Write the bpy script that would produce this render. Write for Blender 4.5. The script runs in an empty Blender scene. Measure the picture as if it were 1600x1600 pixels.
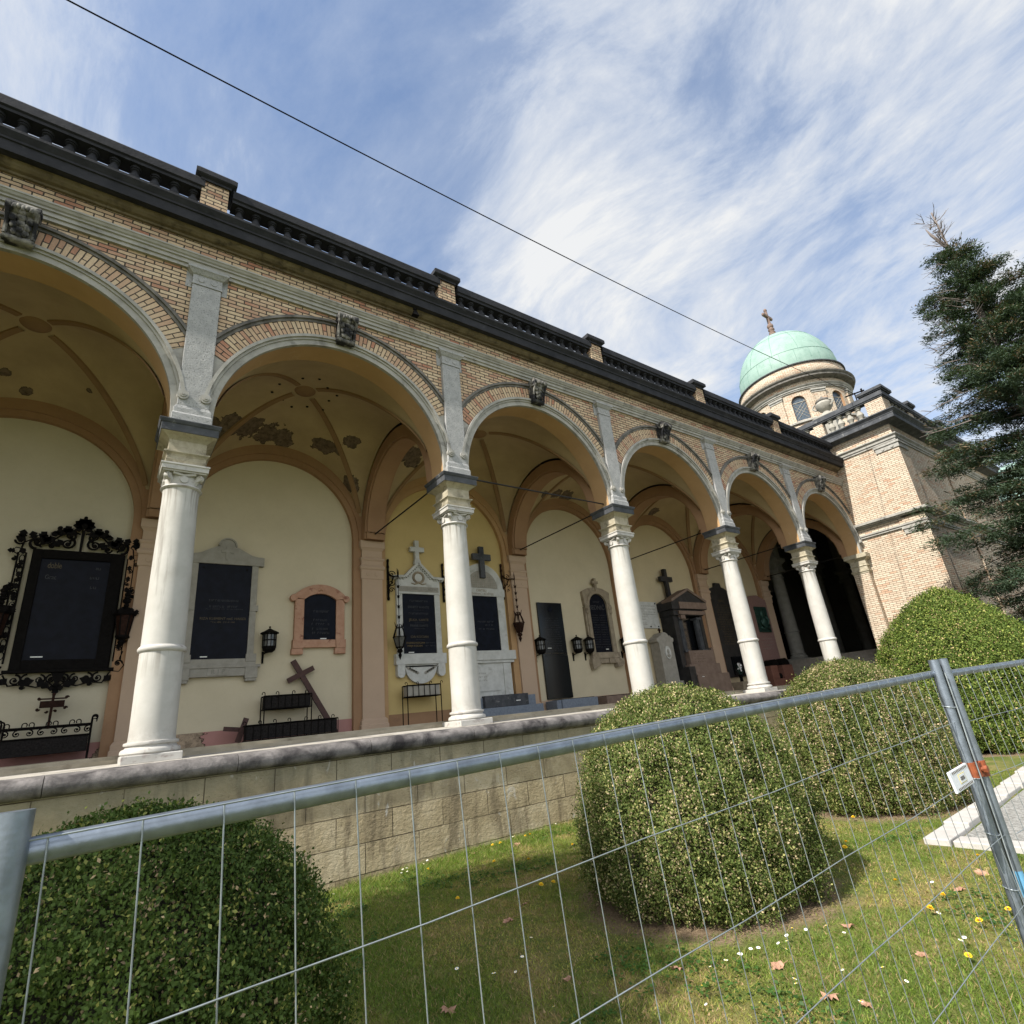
import bpy, math, random
import numpy as np
from mathutils import Vector, Matrix
random.seed(7); RNG = np.random.default_rng(11)
PI = math.pi; R_ = math.radians
SC = bpy.context.scene; COL = SC.collection

# ------------------------------------------------------------------ materials
def new_mat(name):
    m = bpy.data.materials.new(name); m.use_nodes = True
    return m, m.node_tree, m.node_tree.nodes['Principled BSDF']
def nd(nt, t, **kw):
    n = nt.nodes.new(t)
    for k, v in kw.items(): setattr(n, k, v)
    return n
def pos(nt): return nd(nt, 'ShaderNodeNewGeometry').outputs['Position']
def uvc(nt): return nd(nt, 'ShaderNodeTexCoord').outputs['UV']
def vscale(nt, v, s):
    n = nd(nt, 'ShaderNodeVectorMath', operation='MULTIPLY'); nt.links.new(v, n.inputs[0]); n.inputs[1].default_value = s
    return n.outputs[0]
def noise(nt, v, scale, detail=5, rough=.55, dist=0):
    n = nd(nt, 'ShaderNodeTexNoise'); nt.links.new(v, n.inputs['Vector'])
    n.inputs['Scale'].default_value = scale; n.inputs['Detail'].default_value = detail
    n.inputs['Roughness'].default_value = rough; n.inputs['Distortion'].default_value = dist
    return n.outputs['Fac']
def ramp(nt, f, stops, interp='LINEAR'):
    n = nd(nt, 'ShaderNodeValToRGB'); nt.links.new(f, n.inputs[0]); e = n.color_ramp; e.interpolation = interp
    while len(e.elements) < len(stops): e.elements.new(.5)
    for el, (p, c) in zip(e.elements, stops):
        el.position = p; el.color = (c, c, c, 1) if not hasattr(c, '__len__') else (*c, 1)
    return n.outputs[0]
def mixc(nt, f, a, b, mode='MIX'):
    n = nd(nt, 'ShaderNodeMix', data_type='RGBA', blend_type=mode)
    for s, v in ((n.inputs[0], f), (n.inputs[6], a), (n.inputs[7], b)):
        if hasattr(v, 'is_linked'): nt.links.new(v, s)
        elif hasattr(v, '__len__'): s.default_value = (*v, 1)
        else: s.default_value = v
    return n.outputs[2]
def mth(nt, op, a, b=0., c=0.):
    n = nd(nt, 'ShaderNodeMath', operation=op)
    for s, v in zip(n.inputs, (a, b, c)):
        if hasattr(v, 'is_linked'): nt.links.new(v, s)
        else: s.default_value = v
    return n.outputs[0]
def bump(nt, b, h, strength=.3, dist=.02):
    n = nd(nt, 'ShaderNodeBump'); n.inputs['Strength'].default_value = strength; n.inputs['Distance'].default_value = dist
    nt.links.new(h, n.inputs['Height']); nt.links.new(n.outputs[0], b.inputs['Normal'])

def stone(name, c1, c2, sc=5, rough=.85, bs=.3, pits=None, stain=None, bd=.015, streak=None):
    m, nt, b = new_mat(name); p = pos(nt)
    f = noise(nt, p, sc, 7, .6); col = ramp(nt, f, [(.3, c1), (.7, c2)])
    if stain:
        s = noise(nt, p, stain[1], 5, .6, .4); col = mixc(nt, ramp(nt, s, [(stain[2], 0), (min(1, stain[2] + stain[3]), 1)]), col, stain[0])
    if streak:
        s = noise(nt, vscale(nt, p, (streak[1], streak[1], streak[1] * .12)), 1, 5, .6)
        col = mixc(nt, ramp(nt, s, [(streak[2], 0), (streak[2] + .15, streak[3])]), col, streak[0])
    if pits:
        s = noise(nt, p, pits[1], 4, .6); col = mixc(nt, ramp(nt, s, [(pits[2], 1), (pits[2] + .05, 0)]), col, pits[0])
    nt.links.new(col, b.inputs['Base Color']); b.inputs['Roughness'].default_value = rough
    b.inputs['Specular IOR Level'].default_value = .3
    bump(nt, b, mth(nt, 'ADD', noise(nt, p, sc * 6, 6, .65), f), bs, bd)
    return m

def brick(name, bw, bh, mort, tans, reds, red_at=.8, mcol=(.06, .05, .04), swap=False, grime=.25):
    m, nt, b = new_mat(name); u = uvc(nt); p = pos(nt)
    w = nd(nt, 'ShaderNodeTexNoise'); nt.links.new(p, w.inputs['Vector']); w.inputs['Scale'].default_value = 9
    ad = nd(nt, 'ShaderNodeVectorMath', operation='MULTIPLY_ADD'); nt.links.new(w.outputs['Color'], ad.inputs[0])
    ad.inputs[1].default_value = (.012, .012, 0); nt.links.new(u, ad.inputs[2])
    t = nd(nt, 'ShaderNodeTexBrick'); nt.links.new(ad.outputs[0], t.inputs['Vector'])
    t.inputs['Scale'].default_value = 1; t.inputs['Brick Width'].default_value = bw; t.inputs['Row Height'].default_value = bh
    t.inputs['Mortar Size'].default_value = mort; t.inputs['Mortar Smooth'].default_value = .25
    t.inputs['Color1'].default_value = (0, 0, 0, 1); t.inputs['Color2'].default_value = (1, 1, 1, 1); t.inputs['Mortar'].default_value = (.5, .5, .5, 1)
    big = noise(nt, p, .9, 3, .6)
    f = mth(nt, 'ADD', mth(nt, 'MULTIPLY', t.outputs['Color'], .72), mth(nt, 'MULTIPLY', big, .34))
    n = len(tans); stops = [(i * red_at / n, c) for i, c in enumerate(tans)] + [(red_at + i * .07, c) for i, c in enumerate(reds)]
    col = ramp(nt, f, stops)
    fine = noise(nt, p, 45, 4, .6); col = mixc(nt, .35, col, ramp(nt, fine, [(.3, .5), (.7, 1.3)]), 'MULTIPLY')
    g = noise(nt, p, 1.7, 6, .65, .3); col = mixc(nt, ramp(nt, g, [(.48, 0), (.75, grime)]), col, (.10, .075, .05))
    g2 = noise(nt, vscale(nt, p, (1.8, 1.8, .35)), 1.6, 6, .6); col = mixc(nt, ramp(nt, g2, [(.56, 0), (.72, grime * 1.3)]), col, (.15, .12, .09))
    col = mixc(nt, t.outputs['Fac'], col, mcol)
    nt.links.new(col, b.inputs['Base Color']); b.inputs['Roughness'].default_value = .9; b.inputs['Specular IOR Level'].default_value = .2
    h = mth(nt, 'ADD', mth(nt, 'MULTIPLY', t.outputs['Fac'], -1.), mth(nt, 'MULTIPLY', fine, .25)); bump(nt, b, h, .7, .012)
    return m

def stucco(name, c, c2=None, patches=(), patch_col=(.13, .10, .075), var=.12, stain=None, edge=.05):
    m, nt, b = new_mat(name); p = pos(nt)
    c2 = c2 or tuple(v * (1 - var * 2) for v in c)
    col = ramp(nt, noise(nt, p, 1.3, 6, .65), [(.3, c), (.72, c2)])
    col = mixc(nt, ramp(nt, noise(nt, p, 14, 5, .6), [(.55, 0), (.8, .22)]), col, tuple(v * .72 for v in c))
    h = noise(nt, p, 40, 5, .6)
    if patches:
        nz = noise(nt, p, 3.2, 6, .65); tot = None
        for (x, y, z, r) in patches:
            s = nd(nt, 'ShaderNodeVectorMath', operation='DISTANCE'); nt.links.new(p, s.inputs[0]); s.inputs[1].default_value = (x, y, z)
            d = mth(nt, 'ADD', mth(nt, 'DIVIDE', s.outputs['Value'], r), mth(nt, 'MULTIPLY', mth(nt, 'SUBTRACT', nz, .5), 2.6))
            tot = d if tot is None else mth(nt, 'MINIMUM', tot, d)
        mk = ramp(nt, tot, [(.96, 1), (1., 0)])
        rim = ramp(nt, tot, [(.90, 0), (.96, 1), (.99, 1), (1., 0)])
        pc = ramp(nt, noise(nt, p, 9, 7, .7), [(.35, tuple(v * .6 for v in patch_col)), (.65, tuple(v * 1.5 for v in patch_col))])
        col = mixc(nt, mk, col, pc); col = mixc(nt, rim, col, (.03, .022, .016))
        h = mth(nt, 'ADD', h, mth(nt, 'MULTIPLY', mk, -1.6))
    if stain:
        col = mixc(nt, ramp(nt, noise(nt, p, stain[1], 6, .7, .5), [(stain[2], 0), (stain[2] + .12, stain[3])]), col, stain[0])
    nt.links.new(col, b.inputs['Base Color']); b.inputs['Roughness'].default_value = .92; b.inputs['Specular IOR Level'].default_value = .2
    bump(nt, b, h, .25, .01)
    return m

def plain(name, c, rough=.6, metal=0, nsc=8, var=.25, spec=.5, bs=.1):
    m, nt, b = new_mat(name); p = pos(nt)
    col = ramp(nt, noise(nt, p, nsc, 6, .6), [(.3, tuple(v * (1 - var) for v in c)), (.7, tuple(v * (1 + var) for v in c))])
    nt.links.new(col, b.inputs['Base Color']); b.inputs['Roughness'].default_value = rough; b.inputs['Metallic'].default_value = metal
    b.inputs['Specular IOR Level'].default_value = spec
    if bs: bump(nt, b, noise(nt, p, nsc * 5, 5, .6), bs, .004)
    return m

def leafy(name, trans=.3, rough=.45, spec=.4):
    m, nt, b = new_mat(name)
    a = nd(nt, 'ShaderNodeAttribute', attribute_name='col')
    nt.links.new(a.outputs['Color'], b.inputs['Base Color']); b.inputs['Roughness'].default_value = rough
    b.inputs['Specular IOR Level'].default_value = spec
    t = nd(nt, 'ShaderNodeBsdfTranslucent'); nt.links.new(mixc(nt, 1., a.outputs['Color'], (1.1, 1.25, .5), 'MULTIPLY'), t.inputs[0])
    mx = nd(nt, 'ShaderNodeMixShader'); mx.inputs[0].default_value = trans
    nt.links.new(b.outputs[0], mx.inputs[1]); nt.links.new(t.outputs[0], mx.inputs[2])
    nt.links.new(mx.outputs[0], nt.nodes['Material Output'].inputs['Surface'])
    return m

TAN = [(.40, .285, .175), (.51, .385, .245), (.58, .45, .30), (.46, .315, .20), (.56, .43, .285), (.50, .35, .23)]
RED = [(.44, .27, .18), (.40, .19, .12), (.48, .30, .205)]
M = {}
M['brick'] = brick('buff_brick', .262, .0795, .0115, TAN, RED, .82)
M['brick_arch'] = brick('arch_brick', .32, .084, .010, TAN, RED, .80)
M['brick_pav'] = brick('pavilion_brick', .262, .0795, .009, [(.46, .38, .28), (.53, .45, .345), (.57, .49, .38), (.49, .385, .29), (.55, .465, .36)], [(.48, .33, .23), (.46, .29, .20)], .86, mcol=(.12, .085, .055), grime=.15)
M['granite'] = stone('pilaster_granite', (.27, .27, .265), (.37, .365, .355), 6, .9, .5, pits=((.20, .20, .197), 40, .38), bd=.02)
M['trim'] = stone('trim_limestone', (.25, .24, .215), (.37, .355, .32), 4, .85, .25, stain=((.12, .112, .10), 2.6, .55, .2))
M['trimlow'] = stone('impost_limestone', (.30, .265, .19), (.43, .385, .29), 9, .9, .4, stain=((.13, .11, .075), 6, .53, .2))
M['darkhood'] = stone('sooty_limestone', (.07, .065, .058), (.20, .185, .165), 5, .85, .25)
M['black'] = stone('blackened_stone', (.0085, .009, .011), (.026, .026, .03), 3, .8, .35, stain=((.06, .062, .068), 5, .63, .2))
M['slab'] = stone('dark_impost_stone', (.03, .033, .038), (.085, .088, .095), 4, .75, .25, stain=((.20, .20, .19), 7, .62, .12))
M['brown'] = stone('mossy_cornice_stone', (.085, .065, .04), (.185, .15, .095), 2.6, .92, .5, stain=((.045, .035, .022), 5, .52, .2))
M['col'] = stone('white_column_stone', (.395, .38, .345), (.475, .46, .425), 3, .7, .08, stain=((.34, .32, .28), 1.6, .62, .3), bd=.006, streak=((.16, .145, .12), 7, .60, .55))
M['coltrim'] = stone('column_moulding_stone', (.38, .365, .335), (.48, .46, .425), 5, .75, .15, stain=((.27, .23, .21), 9, .56, .15), bd=.008)
M['coping'] = stone('weathered_coping', (.10, .092, .088), (.23, .21, .20), 5, .9, .5, stain=((.035, .031, .032), 2.6, .46, .2), bd=.02)
M['ledge'] = stone('pale_worn_ledge', (.30, .275, .235), (.44, .41, .36), 4, .9, .4, stain=((.13, .11, .085), 2.5, .55, .2))
M['keyst'] = stone('carved_keystone', (.06, .058, .055), (.27, .255, .225), 9, .9, .5, stain=((.018, .018, .02), 4, .43, .12))
M['ochre'] = stucco('ochre_soffit', (.45, .285, .145), (.37, .23, .115), stain=((.56, .46, .33), 3, .62, .4))
M['ochre_band'] = stucco('orange_brown_stucco', (.34, .205, .115), (.27, .16, .09), stain=((.20, .11, .07), 2.2, .60, .4))
M['rib'] = stucco('vault_rib_paint', (.27, .17, .09), (.22, .135, .07))
VP = [(5.75, 3.6, 7.0, .34), (6.15, 3.6, 7.2, .34), (6.6, 3.8, 7.32, .36), (7.05, 4.05, 7.43, .34), (7.45, 4.2, 7.45, .30), (8.45, 3.95, 7.3, .25), (8.75, 3.7, 7.28, .26), (9.0, 3.4, 7.3, .22), (9.3, 4.2, 6.4, .25),
      (10.55, 3.2, 7.2, .27), (10.85, 3.4, 7.2, .34), (10.95, 3.25, 7.32, .24), (2.0, 3.85, 7.5, .10), (2.3, 4.25, 7.4, .10), (3.38, 3.68, 7.39, .07), (16.0, 3.7, 6.97, .14), (17.0, 4.25, 7.38, .26), (17.5, 4.3, 7.4, .26), (22.4, 4.25, 7.4, .24)]
M['vault'] = stucco('mustard_vault', (.44, .335, .195), (.34, .255, .15), VP, (.125, .092, .065))
M['wall'] = [stucco('wall_cream_%d' % i, c, c2) for i, (c, c2) in enumerate([((.53, .475, .35), (.47, .42, .305)), ((.58, .51, .365), (.52, .455, .32)), ((.55, .42, .185), (.49, .37, .16)), ((.56, .49, .345), (.50, .435, .305)), ((.56, .47, .305), (.50, .42, .27)), ((.54, .455, .30), (.48, .40, .26))])]
M['pink'] = stucco('pinkish_pilaster', (.47, .345, .245), (.43, .315, .225))
M['mauve'] = stucco('mauve_skirting', (.40, .21, .185), (.36, .19, .165), patches=[(5.9, 4.6, .12, .5), (4.8, 4.6, .05, .35), (8.7, 4.6, .1, .3)], patch_col=(.30, .23, .16))
M['floor'] = stone('arcade_floor', (.26, .225, .16), (.38, .33, .25), 3, .9, .3, stain=((.12, .09, .06), 2, .56, .2))
M['iron'] = plain('black_iron', (.0065, .0055, .005), .7, 0, 20, .4, .06)
M['rust'] = plain('rusty_iron', (.026, .012, .008), .7, 0, 20, .5, .08)
M['rod'] = plain('tie_rod_iron', (.014, .011, .010), .7, .2)
M['glossblack'] = plain('polished_black_granite', (.006, .0065, .008), .16, 0, 60, .5, .4, 0)
M['slate'] = plain('dark_slate_panel', (.004, .005, .010), .42, 0, 6, .5, .10, .05)
M['greystone'] = stone('grey_memorial_stone', (.25, .235, .20), (.34, .32, .275), 6, .85, .15)
M['marble'] = stone('white_memorial_marble', (.43, .43, .40), (.56, .56, .53), 5, .6, .1, stain=((.30, .29, .25), 3, .56, .2))
M['pinkmarble'] = stone('pink_veined_marble', (.36, .185, .11), (.47, .28, .185), 7, .55, .15, stain=((.22, .085, .05), 5, .58, .1))
M['tanstone'] = stone('tan_sandstone', (.22, .18, .125), (.33, .275, .20), 6, .9, .4, stain=((.12, .09, .06), 4, .55, .2))
M['bluegrey'] = stone('blue_grey_granite', (.13, .155, .195), (.19, .22, .26), 18, .5, .1)
M['brownstone'] = stone('reddish_brown_stone', (.15, .105, .08), (.22, .16, .125), 5, .8, .2)
M['darkstone'] = stone('dark_temple_stone', (.012, .012, .013), (.032, .031, .031), 5, .5, .2)
M['pinkstele'] = stone('dull_pink_granite', (.21, .125, .11), (.27, .165, .145), 14, .6, .1)
M['redblock'] = stone('red_brown_granite', (.16, .07, .05), (.21, .095, .07), 14, .6, .1)
M['bronze'] = plain('green_bronze', (.03, .075, .06), .5, .5, 9, .5)
M['gold'] = plain('gold_lettering', (.13, .088, .03), .45, .6, 20, .2)
M['dimgold'] = plain('dull_gold_lettering', (.085, .062, .028), .6, .2, 20, .3)
M['dimwhite'] = plain('faint_lettering', (.035, .036, .038), .7, 0, 20, .3)
M['engrave'] = plain('engraved_lettering', (.20, .19, .16), .9, 0, 20, .2)
M['plate'] = plain('white_label', (.75, .75, .72), .6, 0, 20, .05)
M['wood'] = plain('dark_red_wood', (.055, .022, .016), .7, 0, 14, .3)
M['soil'] = plain('dark_soil', (.018, .016, .015), .95, 0, 30, .5, .1, .6)
M['glass'] = plain('lantern_glass', (.10, .10, .09), .2, 0, 20, .3)
M['winglass'] = plain('leaded_glass', (.055, .075, .095), .15, 0, 12, .5)
M['galv'] = plain('galvanised_steel', (.21, .24, .28), .40, .7, 22, .25, .5, .12)
M['wire'] = plain('galvanised_wire', (.26, .29, .30), .5, .5, 30, .2)
M['clamp'] = plain('rusty_orange_clamp', (.25, .065, .022), .7, .1, 25, .4)
M['bluetape'] = plain('light_blue_sticker', (.10, .27, .42), .5)
M['board'] = plain('white_board', (.74, .76, .80), .4, 0, 10, .03)
M['boarddark'] = plain('dark_print', (.09, .07, .05), .6)
M['boardyellow'] = plain('yellow_print', (.62, .52, .16), .6)
M['copper'] = stone('verdigris_copper', (.20, .305, .255), (.27, .375, .325), 2.2, .6, .08, stain=((.16, .25, .21), 3, .55, .25), streak=((.12, .19, .16), 2, .62, .5))
M['seam'] = plain('copper_seam', (.11, .22, .18), .6)
M['cross'] = stone('finial_stone', (.13, .085, .068), (.24, .17, .14), 6, .85, .2)
M['statue'] = stone('pale_statue_stone', (.42, .40, .36), (.62, .60, .56), 4, .8, .2, stain=((.15, .14, .13), 3, .55, .15))
M['bark'] = stone('tree_bark', (.045, .033, .024), (.11, .085, .065), 9, .95, .6)
M['deadwood'] = plain('bare_grey_wood', (.14, .115, .10), .9)
M['twigs'] = plain('bush_inner_twigs', (.022, .020, .010), .95)
M['boxleaf'] = leafy('box_leaf', .20, .6, .15)
M['needle'] = leafy('conifer_spray', .15, .6, .3)
M['blade'] = leafy('grass_blade', .35, .55, .3)
M['petaly'] = plain('dandelion_yellow', (.85, .58, .02), .7, 0, 40, .1)
M['petalw'] = plain('daisy_white', (.85, .85, .83), .7, 0, 40, .03)
M['dryleaf'] = plain('dry_leaf_brown', (.36, .20, .13), .8, 0, 30, .25)
M['kerbstone'] = stone('white_kerb_stone', (.38, .355, .325), (.48, .455, .425), 5, .8, .25)
M['gravel'] = None
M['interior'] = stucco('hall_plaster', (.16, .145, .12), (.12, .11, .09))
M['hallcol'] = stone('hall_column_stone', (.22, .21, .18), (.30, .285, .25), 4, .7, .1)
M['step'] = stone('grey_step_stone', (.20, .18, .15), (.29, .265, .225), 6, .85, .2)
M['roofing'] = plain('dark_roofing', (.05, .045, .045), .9)

def column_dirt(m):
    "rain streaks below the neck and grime just above the base"
    nt = m.node_tree; b = nt.nodes['Principled BSDF']; p = pos(nt); old = b.inputs['Base Color'].links[0].from_socket
    z = nd(nt, 'ShaderNodeSeparateXYZ'); nt.links.new(p, z.inputs[0])
    st = noise(nt, vscale(nt, p, (16, 16, .6)), 1, 4, .6)
    top = mth(nt, 'MULTIPLY', ramp(nt, mth(nt, 'SUBTRACT', z.outputs['Z'], 3.0), [(.25, 0), (.80, 1)]), ramp(nt, st, [(.50, 0), (.62, .75)]))
    mid = mth(nt, 'MULTIPLY', ramp(nt, mth(nt, 'SUBTRACT', z.outputs['Z'], .6), [(.30, 0), (.69, 1), (.71, 0)]), ramp(nt, st, [(.54, 0), (.66, .55)]))
    low = mth(nt, 'MULTIPLY', ramp(nt, z.outputs['Z'], [(.12, 1), (.45, 0)]), ramp(nt, noise(nt, p, 6, 5, .7), [(.42, 0), (.62, .45)]))
    nt.links.new(mixc(nt, mth(nt, 'MAXIMUM', low, mth(nt, 'MAXIMUM', top, mid)), old, (.17, .15, .12)), b.inputs['Base Color'])
column_dirt(M['col'])
# limestone block retaining wall
def block_wall():
    m, nt, b = new_mat('limestone_blocks'); u = uvc(nt); p = pos(nt)
    t = nd(nt, 'ShaderNodeTexBrick'); nt.links.new(u, t.inputs['Vector'])
    for k, v in (('Scale', 1), ('Brick Width', .86), ('Row Height', .385), ('Mortar Size', .007), ('Mortar Smooth', .2)): t.inputs[k].default_value = v
    t.inputs['Color1'].default_value = (0, 0, 0, 1); t.inputs['Color2'].default_value = (1, 1, 1, 1); t.inputs['Mortar'].default_value = (.5, .5, .5, 1)
    f = mth(nt, 'ADD', mth(nt, 'MULTIPLY', t.outputs['Color'], .22), mth(nt, 'MULTIPLY', noise(nt, p, 2.4, 7, .65, .4), .8))
    col = ramp(nt, f, [(.25, (.23, .18, .105)), (.5, (.40, .325, .20)), (.72, (.52, .44, .30)), (.85, (.54, .50, .42))])
    s = noise(nt, vscale(nt, p, (2.2, 2.2, .5)), 1.5, 6, .6, .6); col = mixc(nt, ramp(nt, s, [(.50, 0), (.64, .75)]), col, (.17, .135, .085))
    zc = nd(nt, 'ShaderNodeSeparateXYZ'); nt.links.new(p, zc.inputs[0]); coping_shade = mth(nt, 'ADD', mth(nt, 'ADD', zc.outputs['Z'], .5), mth(nt, 'MULTIPLY', noise(nt, p, 1.8, 6, .65), .8)); col = mixc(nt, ramp(nt, coping_shade, [(-.45 + .5, 0), (-.1 + .5, .55)]), col, (.175, .175, .125))     # shade under the coping, painted grey-green into the top courses
    w = noise(nt, vscale(nt, p, (1.6, 1.6, .9)), 2.6, 6, .7, .8); col = mixc(nt, ramp(nt, w, [(.63, 0), (.70, .55)]), col, (.55, .54, .50))
    pit = noise(nt, vscale(nt, p, (9, 9, 16)), 1.5, 5, .6); col = mixc(nt, ramp(nt, pit, [(.30, .8), (.36, 0)]), col, (.12, .095, .06))
    col = mixc(nt, mth(nt, 'MULTIPLY', t.outputs['Fac'], ramp(nt, noise(nt, p, 2.2, 3), [(.35, .45), (.55, 1)])), col, (.075, .06, .038))
    nt.links.new(col, b.inputs['Base Color']); b.inputs['Roughness'].default_value = .95; b.inputs['Specular IOR Level'].default_value = .15
    h = mth(nt, 'ADD', mth(nt, 'MULTIPLY', t.outputs['Fac'], -.8), mth(nt, 'ADD', mth(nt, 'MULTIPLY', pit, 1.2), noise(nt, p, 22, 6, .65)))
    bump(nt, b, h, .6, .02)
    return m
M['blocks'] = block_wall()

def lawn_mat():
    m, nt, b = new_mat('lawn_soil'); p = pos(nt)
    col = ramp(nt, noise(nt, p, 1.6, 6, .65), [(.30, (.08, .12, .026)), (.48, (.135, .16, .04)), (.60, (.23, .20, .075)), (.75, (.28, .21, .11))])
    col = mixc(nt, ramp(nt, noise(nt, p, 18, 5, .7), [(.4, 0), (.7, .6)]), col, (.05, .055, .02))
    for (x, y, r) in ((9.83, -4.9, 1.30), (14.5, -4.8, 1.30), (4.56, -5.35, 1.2), (21.1, -4.65, 2.0)):   # bare soil worn round the bushes
        d = nd(nt, 'ShaderNodeVectorMath', operation='DISTANCE'); nt.links.new(vscale(nt, p, (1, 1, 0)), d.inputs[0]); d.inputs[1].default_value = (x, y, 0)
        k = mth(nt, 'ADD', d.outputs['Value'], mth(nt, 'MULTIPLY', noise(nt, p, 3, 4), .5))
        col = mixc(nt, ramp(nt, mth(nt, 'DIVIDE', k, r + .35), [(.90, 1), (1., 0)]), col, ramp(nt, noise(nt, p, 30, 6, .7), [(.3, (.13, .09, .055)), (.7, (.29, .215, .14))]))
    nt.links.new(col, b.inputs['Base Color']); b.inputs['Roughness'].default_value = .95; b.inputs['Specular IOR Level'].default_value = .1
    bump(nt, b, noise(nt, p, 25, 7, .7), .8, .04)
    return m
M['lawn'] = lawn_mat()
def gravel_mat():
    m, nt, b = new_mat('grey_gravel'); p = pos(nt)
    v = nd(nt, 'ShaderNodeTexVoronoi'); nt.links.new(p, v.inputs['Vector']); v.inputs['Scale'].default_value = 38
    col = mixc(nt, .7, ramp(nt, noise(nt, p, 3, 5), [(.3, (.22, .21, .19)), (.7, (.30, .29, .265))]), ramp(nt, v.outputs['Color'], [(.1, (.12, .115, .10)), (.6, (.29, .285, .265)), (.95, (.42, .41, .38))]))
    nt.links.new(col, b.inputs['Base Color']); b.inputs['Roughness'].default_value = .95
    bump(nt, b, v.outputs['Distance'], .8, .02)
    return m
M['gravel'] = gravel_mat()

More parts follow.
